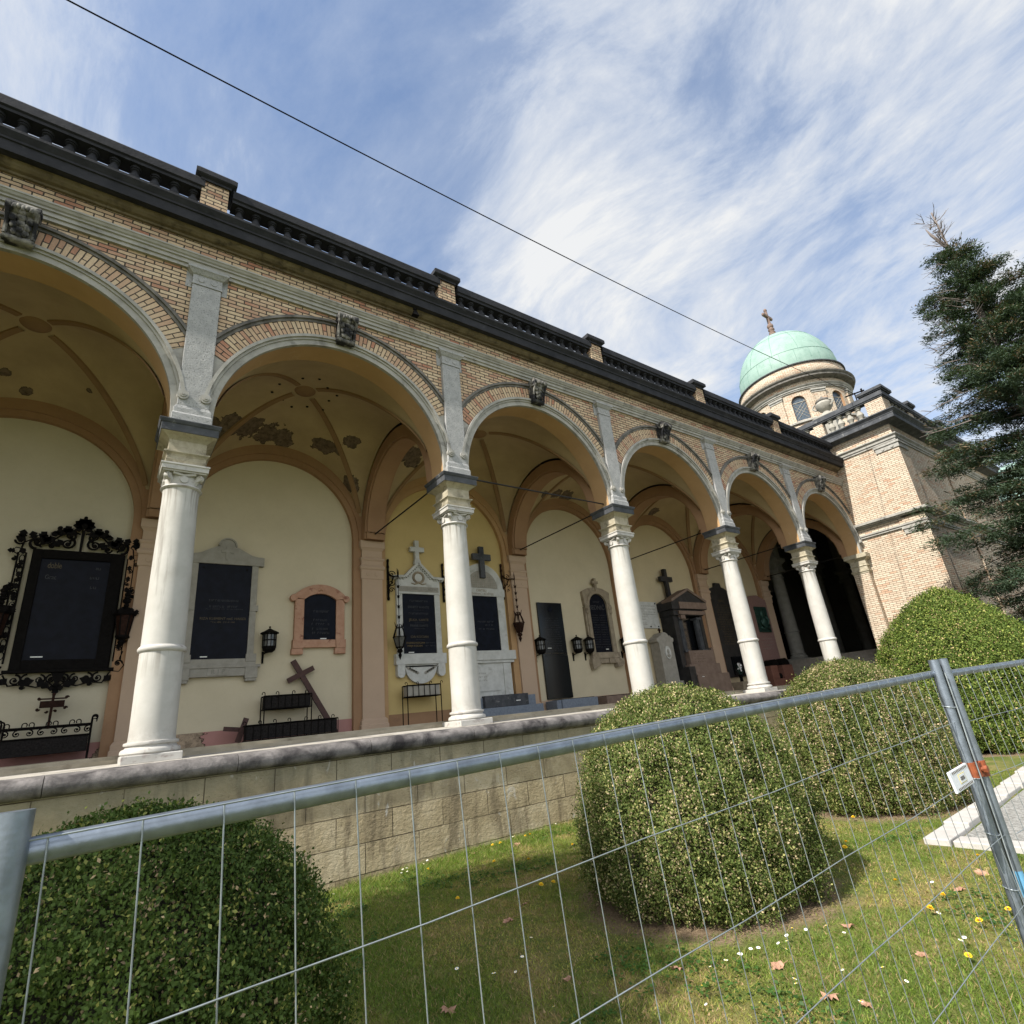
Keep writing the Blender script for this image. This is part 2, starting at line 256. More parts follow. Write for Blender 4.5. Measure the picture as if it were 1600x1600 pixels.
# ------------------------------------------------------------------ mesh building
class MB:
    def __init__(s): s.v = []; s.f = []; s.uv = []
    def add(s, vs, fs, uvs=None):
        o = len(s.v); s.v += [tuple(q) for q in vs]; s.f += [tuple(i + o for i in f) for f in fs]
        s.uv += (uvs if uvs else [None] * len(fs)); return s
    def box(s, x0, x1, y0, y1, z0, z1):
        return s.add([(x0, y0, z0), (x1, y0, z0), (x1, y1, z0), (x0, y1, z0), (x0, y0, z1), (x1, y0, z1), (x1, y1, z1), (x0, y1, z1)],
                     [(0, 3, 2, 1), (4, 5, 6, 7), (0, 1, 5, 4), (1, 2, 6, 5), (2, 3, 7, 6), (3, 0, 4, 7)])
    def taper(s, x, y, hx0, hy0, z0, hx1, hy1, z1):
        q = lambda hx, hy, z: [(x - hx, y - hy, z), (x + hx, y - hy, z), (x + hx, y + hy, z), (x - hx, y + hy, z)]
        return s.add(q(hx0, hy0, z0) + q(hx1, hy1, z1), [(0, 3, 2, 1), (4, 5, 6, 7), (0, 1, 5, 4), (1, 2, 6, 5), (2, 3, 7, 6), (3, 0, 4, 7)])
    def stack(s, x, y, prof):
        "square mouldings: list of (half_x, half_y, z)"
        vs = []; fs = []; n = len(prof)
        for hx, hy, z in prof: vs += [(x - hx, y - hy, z), (x + hx, y - hy, z), (x + hx, y + hy, z), (x - hx, y + hy, z)]
        for i in range(n - 1):
            for k in range(4): a = 4 * i + k; b = 4 * i + (k + 1) % 4; fs.append((a, b, b + 4, a + 4))
        fs += [(3, 2, 1, 0), (4 * n - 4, 4 * n - 3, 4 * n - 2, 4 * n - 1)]
        return s.add(vs, fs)
    def prism(s, poly, y0, y1):
        "polygon of (x, z) extruded along y"
        n = len(poly); a = sum(poly[i][0] * poly[(i + 1) % n][1] - poly[(i + 1) % n][0] * poly[i][1] for i in range(n))
        if a < 0: poly = poly[::-1]
        vs = [(x, y0, z) for x, z in poly] + [(x, y1, z) for x, z in poly]
        fs = [tuple(range(n)), tuple(range(2 * n - 1, n - 1, -1))] + [(i, i + n, (i + 1) % n + n, (i + 1) % n) for i in range(n)]
        return s.add(vs, fs)
    def prismx(s, poly, x0, x1):
        "polygon of (y, z) extruded along x"
        n = len(poly); a = sum(poly[i][0] * poly[(i + 1) % n][1] - poly[(i + 1) % n][0] * poly[i][1] for i in range(n))
        if a < 0: poly = poly[::-1]
        vs = [(x0, y, z) for y, z in poly] + [(x1, y, z) for y, z in poly]
        fs = [tuple(range(n - 1, -1, -1)), tuple(range(n, 2 * n))] + [(i, (i + 1) % n, (i + 1) % n + n, i + n) for i in range(n)]
        return s.add(vs, fs)
    def prismy(s, poly, y0, y1): return s.prism(poly, y0, y1)
    def prismz(s, poly, z0, z1):
        n = len(poly); a = sum(poly[i][0] * poly[(i + 1) % n][1] - poly[(i + 1) % n][0] * poly[i][1] for i in range(n))
        if a < 0: poly = poly[::-1]
        vs = [(x, y, z0) for x, y in poly] + [(x, y, z1) for x, y in poly]
        fs = [tuple(range(n - 1, -1, -1)), tuple(range(n, 2 * n))] + [(i, (i + 1) % n, (i + 1) % n + n, i + n) for i in range(n)]
        return s.add(vs, fs)
    def lathe(s, x, y, prof, n=32, a0=0., a1=2 * PI, caps=True, uvr=None):
        full = abs(a1 - a0 - 2 * PI) < 1e-6; m = n if full else n + 1; vs = []; fs = []; uvs = []
        for r, z in prof:
            for k in range(m):
                a = a0 + (a1 - a0) * k / n; vs.append((x + r * math.cos(a), y + r * math.sin(a), z))
        for i in range(len(prof) - 1):
            for k in range(n):
                k2 = (k + 1) % m; fs.append((i * m + k, i * m + k2, (i + 1) * m + k2, (i + 1) * m + k))
                if uvr:
                    u0 = (a0 + (a1 - a0) * k / n) * uvr; u1 = (a0 + (a1 - a0) * (k + 1) / n) * uvr
                    uvs.append([(u0, prof[i][1]), (u1, prof[i][1]), (u1, prof[i + 1][1]), (u0, prof[i + 1][1])])
                else: uvs.append(None)
        if caps and full:
            fs += [tuple(range(m - 1, -1, -1)), tuple(range((len(prof) - 1) * m, len(prof) * m))]; uvs += [None, None]
        return s.add(vs, fs, uvs)
    def arc(s, cx, cz, r0, r1, a0, a1, y0, y1, n=48, radial_uv=False):
        "ring sector in the xz plane, angles from +x"
        vs = []; fs = []; uvs = []
        for k in range(n + 1):
            a = a0 + (a1 - a0) * k / n; c, q = math.cos(a), math.sin(a)
            vs += [(cx + r0 * c, y0, cz + r0 * q), (cx + r1 * c, y0, cz + r1 * q), (cx + r1 * c, y1, cz + r1 * q), (cx + r0 * c, y1, cz + r0 * q)]
        rm = (r0 + r1) / 2
        for k in range(n):
            o = 4 * k; A = (a0 + (a1 - a0) * k / n) * rm; B = (a0 + (a1 - a0) * (k + 1) / n) * rm
            for (i, j) in ((0, 1), (1, 2), (2, 3), (3, 0)):
                fs.append((o + i, o + j, o + 4 + j, o + 4 + i)[::-1] if a1 > a0 else (o + i, o + j, o + 4 + j, o + 4 + i))
                uvs.append([(0, B), (r1 - r0, B), (r1 - r0, A), (0, A)] if (radial_uv and (i, j) == (0, 1)) else None)
        fs += [(0, 1, 2, 3), (4 * n + 3, 4 * n + 2, 4 * n + 1, 4 * n)]; uvs += [None, None]
        return s.add(vs, fs, uvs)
    def tube(s, pts, r, n=6, close=False):
        pts = [Vector(p) for p in pts]; m = len(pts); vs = []; fs = []; up = None
        rs = r if hasattr(r, '__len__') else [r] * m
        for i, p in enumerate(pts):
            t = (pts[min(i + 1, m - 1)] - pts[max(i - 1, 0)])
            if t.length < 1e-9: t = Vector((0, 0, 1))
            t.normalize()
            if up is None: up = t.orthogonal().normalized()
            up = (up - t * up.dot(t))
            if up.length < 1e-6: up = t.orthogonal()
            up.normalize(); b = t.cross(up)
            for k in range(n):
                a = 2 * PI * k / n; vs.append(p + (up * math.cos(a) + b * math.sin(a)) * rs[i])
        for i in range(m - 1):
            for k in range(n): fs.append((i * n + k, i * n + (k + 1) % n, (i + 1) * n + (k + 1) % n, (i + 1) * n + k))
        fs += [tuple(range(n - 1, -1, -1)), tuple(range((m - 1) * n, m * n))]
        return s.add(vs, fs)
    def ball(s, x, y, z, rx, ry=None, rz=None, n=10, m=6):
        ry = ry or rx; rz = rz or rx; vs = [(x, y, z - rz)]; fs = []
        for i in range(1, m):
            b = -PI / 2 + PI * i / m
            for k in range(n): a = 2 * PI * k / n; vs.append((x + rx * math.cos(b) * math.cos(a), y + ry * math.cos(b) * math.sin(a), z + rz * math.sin(b)))
        vs.append((x, y, z + rz)); L = len(vs) - 1
        for k in range(n):
            fs.append((0, 1 + (k + 1) % n, 1 + k)); fs.append((L, L - n + k, L - n + (k + 1) % n))
            for i in range(m - 2): o = 1 + i * n; fs.append((o + k, o + (k + 1) % n, o + n + (k + 1) % n, o + n + k))
        return s.add(vs, fs)
    def cyl(s, p0, p1, r, n=16): return s.tube([p0, p1], r, n)
    def build(s, name, mat, parent=None, smooth=False, bevel=0., org=None):
        me = bpy.data.meshes.new(name); o = bpy.data.objects.new(name, me)
        org = Vector(org) if org is not None else (ORG.get(parent.name, Vector((0, 0, 0))) if parent else Vector((0, 0, 0)))
        me.from_pydata([(x - org.x, y - org.y, z - org.z) for x, y, z in s.v], [], s.f)
        uvl = me.uv_layers.new(name='UVMap').data
        for p in me.polygons:
            g = s.uv[p.index]; nn = p.normal
            ax, ay, az = abs(nn.x), abs(nn.y), abs(nn.z)
            for j, li in enumerate(p.loop_indices):
                if g: uvl[li].uv = g[j]
                else:
                    x, y, z = s.v[me.loops[li].vertex_index]
                    uvl[li].uv = (x, y) if (az > ax and az > ay) else ((y, z) if ax > ay else (x, z))
        if smooth:
            for p in me.polygons: p.use_smooth = True
            if smooth != 'all':
                try: me.set_sharp_from_angle(angle=R_(smooth if smooth is not True else 40))
                except Exception: pass
        if isinstance(mat, str): mat = M[mat]
        me.materials.append(mat); COL.objects.link(o)
        if parent: o.parent = parent; ORG[o.name] = org
        else: o.location = org; ORG[o.name] = org
        if bevel:
            b = o.modifiers.new('bevel', 'BEVEL'); b.width = bevel; b.segments = 2; b.limit_method = 'ANGLE'; b.angle_limit = R_(35)
        return o
ORG = {}
def tag(o, label=None, cat=None, group=None, kind=None):
    if label: o['label'] = label
    if cat: o['category'] = cat
    if group: o['group'] = group
    if kind: o['kind'] = kind
    return o
def thing(name, label, cat, loc=(0, 0, 0), group=None):
    o = bpy.data.objects.new(name, None); COL.objects.link(o); o.location = loc; o.empty_display_size = .2
    ORG[o.name] = Vector(loc); return tag(o, label, cat, group)
def copy_tree(o, parent=None):
    c = o.copy(); COL.objects.link(c)
    if parent: c.parent = parent
    ORG[c.name] = ORG.get(o.name, Vector((0, 0, 0)))
    for ch in list(o.children): copy_tree(ch, c)
    return c
def arcpts(cx, cz, r, a0, a1, n): return [(cx + r * math.cos(a0 + (a1 - a0) * k / n), cz + r * math.sin(a0 + (a1 - a0) * k / n)) for k in range(n + 1)]
def text(parent, s, x, z, y, size, mat, name='inscription', align='CENTER', depth=.003, space=1.0, sx=1.):
    cu = bpy.data.curves.new(name, 'FONT'); cu.body = s; cu.size = size; cu.align_x = align; cu.align_y = 'CENTER'; cu.extrude = depth
    cu.space_character = space
    t = bpy.data.objects.new('tmp', cu); COL.objects.link(t); bpy.context.view_layer.update()
    me = bpy.data.meshes.new_from_object(t.evaluated_get(bpy.context.evaluated_depsgraph_get()))
    bpy.data.objects.remove(t); bpy.data.curves.remove(cu)
    org = ORG[parent.name]
    me.transform(Matrix.Translation(Vector((x, y, z)) - org) @ Matrix.Rotation(PI / 2, 4, 'X') @ Matrix.Diagonal((sx, 1, 1, 1)))
    me.materials.clear(); me.materials.append(M[mat]); o = bpy.data.objects.new(name, me); COL.objects.link(o); o.parent = parent; ORG[o.name] = org
    return o
def scribble(parent, x0, x1, zs, y, h, mat, name='inscription', seed=1, jitter=.25):
    "rows of short worn strokes: lettering too weathered to read"
    rg = random.Random(seed); m = MB()
    for z in zs:
        w = (x1 - x0) * (1 - jitter * rg.random()); c = (x0 + x1) / 2; x = c - w / 2
        while x < c + w / 2:
            L = h * (.5 + .6 * rg.random())
            if rg.random() > .13:
                m.box(x, x + h * .16, y - .002, y, z - h / 2, z + h / 2)
                k = rg.random()
                if k < .7: m.box(x + h * .16, x + L * .8, y - .002, y, z + (h * .34 if k < .35 else -h * .5), z + (h * .5 if k < .35 else -h * .34))
                if k > .4: m.box(x + L * .7, x + L * .7 + h * .14, y - .002, y, z - h / 2, z + h / 2)
            x += L + h * .25
    return m.build(name, mat, parent)
def leafset(name, mat, P, Nn, size, col, asp=.6, tilt=.7, parent=None, org=(0, 0, 0), axis=None, fold=.25):
    "one mesh of many single leaves: rhombus faces with their own colour"
    n = len(P); r = RNG.normal(size=(n, 3))
    nn = Nn + tilt * r; nn /= np.linalg.norm(nn, axis=1)[:, None] + 1e-9
    a = RNG.normal(size=(n, 3)) if axis is None else axis + .25 * RNG.normal(size=(n, 3))
    a -= nn * (a * nn).sum(1)[:, None]; a /= np.linalg.norm(a, axis=1)[:, None] + 1e-9
    b = np.cross(nn, a); s = size[:, None]
    V = np.empty((n, 4, 3)); V[:, 0] = P; V[:, 2] = P + a * s
    V[:, 1] = P + a * s * .5 + b * s * asp * .5 + nn * s * fold * .3; V[:, 3] = P + a * s * .5 - b * s * asp * .5 + nn * s * fold * .3
    V = (V - np.array(org)).reshape(-1, 3)
    me = bpy.data.meshes.new(name); me.vertices.add(4 * n); me.loops.add(4 * n); me.polygons.add(n)
    me.vertices.foreach_set('co', V.astype('f').ravel()); me.loops.foreach_set('vertex_index', np.arange(4 * n, dtype='i'))
    me.polygons.foreach_set('loop_start', np.arange(0, 4 * n, 4, dtype='i')); me.update(calc_edges=True)
    at = me.color_attributes.new('col', 'FLOAT_COLOR', 'POINT'); c4 = np.ones((n, 4, 4), 'f'); c4[:, :, :3] = col[:, None, :]
    at.data.foreach_set('color', c4.ravel()); me.materials.append(M[mat])
    o = bpy.data.objects.new(name, me); COL.objects.link(o)
    if parent: o.parent = parent; ORG[o.name] = Vector(org)
    return o
def vnoise(x, y, s, seed=0):
    "smooth value noise on arrays"
    rg = np.random.default_rng(seed); g = rg.random((64, 64)); x = x * s; y = y * s
    i = np.floor(x).astype(int); j = np.floor(y).astype(int); u = x - i; v = y - j; u = u * u * (3 - 2 * u); v = v * v * (3 - 2 * v)
    h = lambda a, b: g[a % 64, b % 64]
    return (h(i, j) * (1 - u) + h(i + 1, j) * u) * (1 - v) + (h(i, j + 1) * (1 - u) + h(i + 1, j + 1) * u) * v
def GZ(x): return -2.02 + .02 * (min(max(x, -5), 30) - 8)
CL_ROT = 62; CL_BR = .45; EXPO = 1.0; SUNE = 4.0; SKYB = .115; FILL_VEIL = .85; PUFF1 = (.5, .444, .744); PUFF2 = (.637, .412, .652); PUFF3 = (-.15, .62, .77); HOLE1 = (.22, .52, .825); HOLE2 = (.62, .30, .725); PUFFW = .10; HOLEW = .06; BANK = .10; MASK = [(.50, .12), (.64, .34), (.74, .68), (.86, 1)]
# ------------------------------------------------------------------ the arcade
L = 5.0; I0, I1 = -1, 6            # bays from x=-5 to x=30
YW = 4.62                          # face of the back wall
arc_ = thing('arcade', 'long brick arcade with round arches on white columns and a black balustrade', 'arcade')
RA, CZ = 2.21, 5.05
def rep(o, xs, first=0.):
    "place o at the first x and copies of it (with its sub-parts) at the others"
    for k, x in enumerate(xs):
        c = o if k == 0 else copy_tree(o, o.parent)
        c.location.x = x
XS = [L * i for i in range(I0, I1)]            # columns
BX = [L * i for i in range(I0, I1)]            # bays (left edge)
# brick wall over the arches: front, back and top strips, soffits apart
def wall_face(m, y, flip, zt):
    for b in BX:
        n = 40; xs = [b + 2.5 - RA * math.cos(PI * k / n) for k in range(n + 1)]
        zs = [CZ + RA * math.sin(PI * k / n) for k in range(n + 1)]
        for k in range(n):
            q = [(xs[k], y, zs[k]), (xs[k + 1], y, zs[k + 1]), (xs[k + 1], y, zt), (xs[k], y, zt)]
            m.add(q[::-1] if flip else q, [(0, 1, 2, 3)])
        for x0, x1 in ((b, xs[0]), (xs[-1], b + L)):
            q = [(x0, y, 4.87), (x1, y, 4.87), (x1, y, zt), (x0, y, zt)]; m.add(q[::-1] if flip else q, [(0, 1, 2, 3)])
m = MB(); wall_face(m, -.25, False, 8.70); wf = m.build('brick_wall', 'brick', arc_)
m = MB(); wall_face(m, .25, True, 8.70); m.build('inner_wall', 'ochre', arc_)
def soffit():
    m = MB(); m.arc(2.5, CZ, RA - .004, RA + .05, 0, PI, -.235, .30, 64)
    for s in (-1, 1): m.box(2.5 + s * (RA - .004) - (0 if s > 0 else .05), 2.5 + s * (RA - .004) + (.05 if s > 0 else 0), -.235, .30, 4.87, CZ)
    return m.build('arch_soffit', 'ochre', arc_, smooth=True)
rep(soffit(), BX)
def archivolt():
    m = MB(); c = 2.5
    m.arc(c, CZ, 2.195, 2.31, 0, PI, -.275, -.20, 64)
    for s in (-1, 1):
        x0, x1 = sorted((c + s * 2.195, c + s * 2.31)); m.box(x0, x1, -.275, -.20, 4.87, CZ)
        # radial stone block below the brick ring
        a0, a1 = (R_(0), R_(29.5)) if s > 0 else (R_(150.5), R_(180)); m.arc(c, CZ, 2.30, 2.60, a0, a1, -.262, -.20, 8)
    m.arc(c, CZ, 2.30, 2.345, R_(10), R_(170), -.30, -.24, 56); m.arc(c, CZ, 2.345, 2.40, R_(10), R_(170), -.335, -.24, 56)
    for s in (-1, 1):
        x = c + s * 2.36 * math.cos(R_(8)); z = CZ + 2.36 * math.sin(R_(8))
        m.cyl((x, -.36, z), (x, -.25, z), .085, 20); m.cyl((x, -.375, z), (x, -.25, z), .05, 16); m.cyl((x, -.39, z), (x, -.25, z), .022, 12)
    return m.build('archivolt', 'trim', arc_, smooth=True)
rep(archivolt(), BX)
m = MB(); m.arc(2.5, CZ, 2.40, 2.72, R_(29.5), R_(150.5), -.268, -.20, 64, radial_uv=True); rep(m.build('brick_arch', 'brick_arch', arc_), BX)
def hood():
    m = MB(); m.arc(2.5, CZ, 2.72, 2.775, R_(34), R_(146), -.280, -.22, 60); m.arc(2.5, CZ, 2.775, 2.83, R_(35.5), R_(144.5), -.318, -.22, 60)
    return m.build('hood_mould', 'darkhood', arc_, smooth=True)
rep(hood(), BX)
def keystone():
    m = MB(); x = 2.5
    m.prismx([(-.25, 7.33), (-.38, 7.33), (-.42, 7.37), (-.40, 7.42), (-.40, 7.48), (-.45, 7.62), (-.54, 7.74), (-.56, 7.84), (-.52, 7.94), (-.25, 7.96)], x - .155, x + .155)
    m.cyl((x - .20, -.50, 7.84), (x + .20, -.50, 7.84), .115, 18); m.cyl((x - .215, -.50, 7.84), (x + .215, -.50, 7.84), .05, 12)
    m.cyl((x - .18, -.38, 7.375), (x + .18, -.38, 7.375), .06, 16); m.cyl((x - .195, -.38, 7.375), (x + .195, -.38, 7.375), .026, 10)
    for s in (-1, 1):
        m.tube([(x + s * .165, -.43, 7.40), (x + s * .165, -.43, 7.45), (x + s * .165, -.48, 7.62), (x + s * .17, -.585, 7.76)], .028, 6)
        for q, z in enumerate((7.48, 7.57, 7.67)): m.ball(x + s * (.06 + .02 * q), -.45 - .03 * q, z, .05, .035, .075)
    for q, z in enumerate((7.46, 7.52, 7.60, 7.69, 7.77)): m.ball(x, -.43 - .032 * q, z, .055, .045, .075)
    for k in range(5): m.ball(x - .10 + .05 * k, -.605, 7.80 + .02 * (k % 2), .03, .03, .05)
    return m.build('keystone', 'keyst', arc_, smooth=True)
rep(keystone(), BX)
def pilaster():
    m = MB(); m.box(-.228, .228, -.33, -.24, 5.19, 7.66)
    m.stack(0, -.25, [(.29, .115, 4.87), (.29, .115, 5.02), (.27, .10, 5.05), (.27, .10, 5.13), (.235, .085, 5.19)])
    p = m.build('pilaster', 'granite', arc_, bevel=.008)
    m = MB(); m.stack(0, -.25, [(.24, .095, 7.665), (.24, .095, 7.69), (.232, .088, 7.70), (.232, .088, 7.87), (.255, .11, 7.885), (.30, .15, 7.94), (.325, .17, 7.96), (.325, .17, 8.0)])
    for s in (-1, 1): m.cyl((s * .10, -.348, 7.785), (s * .10, -.33, 7.785), .055, 20)
    m.box(-.33, -.235, -.262, -.2, 7.62, 7.96); m.box(.235, .33, -.262, -.2, 7.62, 7.96)
    m.build('pilaster_cap', 'granite', p)
    return p
rep(pilaster(), XS)
m = MB(); m.prismx([(-.24, 8.0), (-.305, 8.0), (-.305, 8.065), (-.335, 8.07), (-.335, 8.14), (-.365, 8.15), (-.365, 8.185), (-.39, 8.20), (-.41, 8.235), (-.425, 8.245), (-.425, 8.275), (-.24, 8.31)], -5, 30)
m.build('string_course', 'trim', arc_)
m = MB(); m.prismx([(-.24, 8.68), (-.30, 8.68), (-.31, 8.715), (-.37, 8.72), (-.42, 8.75), (-.45, 8.79), (-.47, 8.80), (-.47, 8.84), (-.24, 8.9)], -5, 30)
m.build('bed_moulding', 'brown', arc_)
m = MB(); m.prismx([(-.24, 8.835), (-.575, 8.80), (-.60, 8.80), (-.60, 9.0), (-.625, 9.01), (-.625, 9.05), (-.66, 9.10), (-.69, 9.14), (-.69, 9.19), (-.45, 9.28), (.3, 9.28), (.3, 8.835)], -5, 30)
m.build('cornice', 'black', arc_)
# balustrade: a rail with its balusters per bay, a brick pedestal over every column
def rail():
    m = MB(); m.prismx([(-.49, 9.72), (-.49, 9.78), (-.525, 9.80), (-.525, 9.97), (-.50, 10.01), (-.22, 10.01), (-.19, 9.97), (-.19, 9.80), (-.20, 9.78), (-.20, 9.72)], .24, L - .24)
    r = m.build('balustrade_rail', 'black', arc_)
    m = MB(); P = [(.085, 9.27), (.085, 9.31), (.06, 9.33), (.075, 9.37), (.105, 9.44), (.085, 9.52), (.048, 9.59), (.044, 9.63), (.07, 9.645), (.07, 9.66), (.05, 9.665), (.085, 9.67), (.085, 9.725)]
    m.lathe(0, -.36, P, 12); b = m.build('baluster', 'black', r, smooth=True)
    for k in range(15):
        c = b if k == 0 else copy_tree(b, r)
        c.location.x = .24 + (L - .48) * (k + .5) / 15
    return r
rep(rail(), BX)
m = MB(); m.box(-.225, .225, -.50, -.06, 9.275, 9.97); pd = m.build('pedestal', 'brick', arc_)
m = MB(); m.stack(0, -.28, [(.26, .255, 9.95), (.26, .255, 10.0), (.32, .30, 10.03), (.35, .32, 10.05), (.35, .32, 10.15), (.30, .28, 10.21)]); m.build('pedestal_cap', 'black', pd)
rep(pd, [x - .06 for x in XS])
# columns
def column():
    m = MB()
    m.lathe(0, 0, [(.285, .135), (.278, .17), (.275, .3), (.276, 1.0), (.274, 1.32), (.272, 1.36), (.265, 2.4), (.248, 3.6), (.25, 3.74), (.258, 3.80)], 40)
    c = m.build('column', 'col', arc_, smooth=True)
    m = MB(); m.lathe(0, 0, [(.27, 1.30), (.292, 1.315), (.305, 1.335), (.305, 1.36), (.292, 1.38), (.27, 1.40)], 40); m.build('shaft_ring', 'coltrim', c, smooth=True)
    m = MB(); m.box(-.345, .345, -.345, .345, -.13, -.022); m.build('plinth', 'coltrim', c, bevel=.012)
    m = MB(); m.lathe(0, 0, [(.335, -.022), (.352, 0), (.35, .03), (.335, .052), (.31, .06), (.295, .08), (.297, .092), (.318, .098), (.324, .115), (.318, .135), (.29, .14)], 40); m.build('base_moulding', 'coltrim', c, smooth=True)
    m = MB(); m.lathe(0, 0, [(.25, 3.79), (.275, 3.80), (.29, 3.82), (.275, 3.845), (.245, 3.85), (.245, 4.0), (.26, 4.02)], 40)
    for k in range(4):
        a = k * PI / 2; ca, sa = math.cos(a), math.sin(a)
        m.cyl((.235 * ca, .235 * sa, 3.925), (.268 * ca, .268 * sa, 3.925), .055, 18)
        d = a + PI / 4; cd, sd = math.cos(d), math.sin(d)                     # corner volutes under the abacus
        m.cyl((.30 * cd - .03 * sd, .30 * sd + .03 * cd, 3.985), (.30 * cd + .03 * sd, .30 * sd - .03 * cd, 3.985), .06, 14)
        m.tube([(.23 * cd, .23 * sd, 3.87), (.25 * cd, .25 * sd, 3.94), (.31 * cd, .31 * sd, 4.02)], [.03, .04, .05], 8)
        m.tube([(.30 * math.cos(a - .55), .30 * math.sin(a - .55), 4.03), (.235 * ca, .235 * sa, 4.0), (.30 * math.cos(a + .55), .30 * math.sin(a + .55), 4.03)], .028, 6)
    m.stack(0, 0, [(.295, .295, 4.035), (.295, .295, 4.055), (.32, .32, 4.06), (.32, .32, 4.13), (.335, .335, 4.14), (.335, .335, 4.165)])
    m.build('capital', 'coltrim', c, smooth=35)
    m = MB(); m.stack(0, 0, [(.27, .27, 4.165), (.275, .275, 4.20), (.285, .285, 4.24), (.27, .27, 4.25), (.27, .27, 4.30), (.285, .285, 4.33), (.315, .315, 4.355), (.315, .315, 4.375), (.262, .262, 4.40), (.262, .262, 4.58), (.29, .29, 4.61), (.33, .33, 4.64), (.39, .39, 4.67)])
    m.build('impost_block', 'trimlow', c)
    m = MB(); m.stack(0, 0, [(.40, .40, 4.672), (.40, .40, 4.80), (.415, .415, 4.81), (.435, .435, 4.855), (.435, .435, 4.872)]); m.build('impost_slab', 'slab', c, bevel=.006)
    return c
rep(column(), XS)
# half pier where the arcade meets the pavilion
m = MB(); m.box(29.70, 30.02, -.30, .30, -.13, 4.05); rs = m.build('respond', 'brick_pav', arc_)
m = MB(); m.stack(30.02, 0, [(.34, .32, 4.05), (.34, .32, 4.10), (.37, .35, 4.12), (.37, .35, 4.17), (.33, .31, 4.18), (.33, .31, 4.33), (.36, .35, 4.36), (.33, .31, 4.40), (.33, .31, 4.58), (.42, .42, 4.69), (.46, .45, 4.70), (.46, .45, 4.87)])
m.build('respond_cap', 'trimlow', rs)
# vaults
YB = 4.5; YC = (YB + .25) / 2; HY = (YB - .25) / 2
def vz(u, v):
    z1 = CZ + RA * math.sqrt(max(0, 1 - v * v)); z2 = CZ + RA * math.sqrt(max(0, 1 - u * u))
    return max(z1, z2) + .02 + .55 * (1 - u * u) * (1 - v * v)
def vault(b):
    m = MB(); n = 64; sx = [-math.cos(PI * k / n) for k in range(n + 1)]
    vs = [(b + 2.5 + u * RA, YC + v * HY, vz(u, v)) for v in sx for u in sx]
    m.add(vs, [(j * (n + 1) + i, (j + 1) * (n + 1) + i, (j + 1) * (n + 1) + i + 1, j * (n + 1) + i + 1) for j in range(n) for i in range(n)])
    o = m.build('vault', 'vault', arc_, smooth='all')
    for sx_, sy_ in ((1, 1), (1, -1), (-1, 1), (-1, -1)):
        m = MB(); pts = []; 
        for k in range(33):
            t = .10 + .86 * k / 32; pts.append((b + 2.5 + sx_ * t * RA, YC + sy_ * t * HY, vz(t, t)))
        px, py = -sy_ * HY, sx_ * RA; q = math.hypot(px, py); px /= q; py /= q; vs = []; w = .075
        for (x, y, z) in pts: vs += [(x - px * w, y - py * w, z + .03), (x - px * w * .75, y - py * w * .75, z - .03), (x + px * w * .75, y + py * w * .75, z - .03), (x + px * w, y + py * w, z + .03)]
        fs = []
        for k in range(32):
            for j in range(3): fs.append((4 * k + j, 4 * k + 4 + j, 4 * k + 5 + j, 4 * k + 1 + j))
        m.add(vs, fs); m.build('rib', 'rib', o, smooth=50)
    m = MB(); z = vz(0, 0); m.lathe(b + 2.5, YC, [(.02, z - .07), (.16, z - .06), (.22, z - .03), (.27, z + .02)], 24); m.build('boss', 'rib', o, smooth=True)
    if b == 5:      # ring of small dark vent holes round the boss
        m = MB()
        for k in range(12):
            a = 2 * PI * (k + .3) / 12; r = .62 + .12 * (k % 2); u = r * math.cos(a) / RA; v = r * math.sin(a) / HY
            m.ball(b + 2.5 + u * RA, YC + v * HY, vz(u, v) - .005, .035, .035, .02)
        m.build('vent_hole', 'soil', o)
for b in BX: vault(b)
def transverse():
    m = MB(); n = 48; ri = 1.80
    vs = []; fs = []; prof = [(-.29, .36), (-.29, .05), (-.24, .05), (-.24, 0), (.24, 0), (.24, .05), (.29, .05), (.29, .36)]
    for k in range(n + 1):
        a = PI * k / n
        for (x, d) in prof: vs.append((x, YC - (ri + d) * math.cos(a) * (HY - .02) / (ri + .36), CZ + (ri + d) * math.sin(a)))
    q = len(prof)
    for k in range(n):
        for j in range(q - 1): fs.append((k * q + j, (k + 1) * q + j, (k + 1) * q + j + 1, k * q + j + 1))
    m.add(vs, fs)
    for s in (0, 1):
        y0, y1 = ((.25, .57) if s == 0 else (4.18, YB)); m.box(-.24, .24, y0, y1, 4.87, CZ); m.box(-.29, .29, y0 + (-.0 if s == 0 else .04), y1 - (.04 if s == 0 else 0), 4.87, CZ)
    return m.build('transverse_arch', 'ochre_band', arc_, smooth=40)
rep(transverse(), XS + [30.])
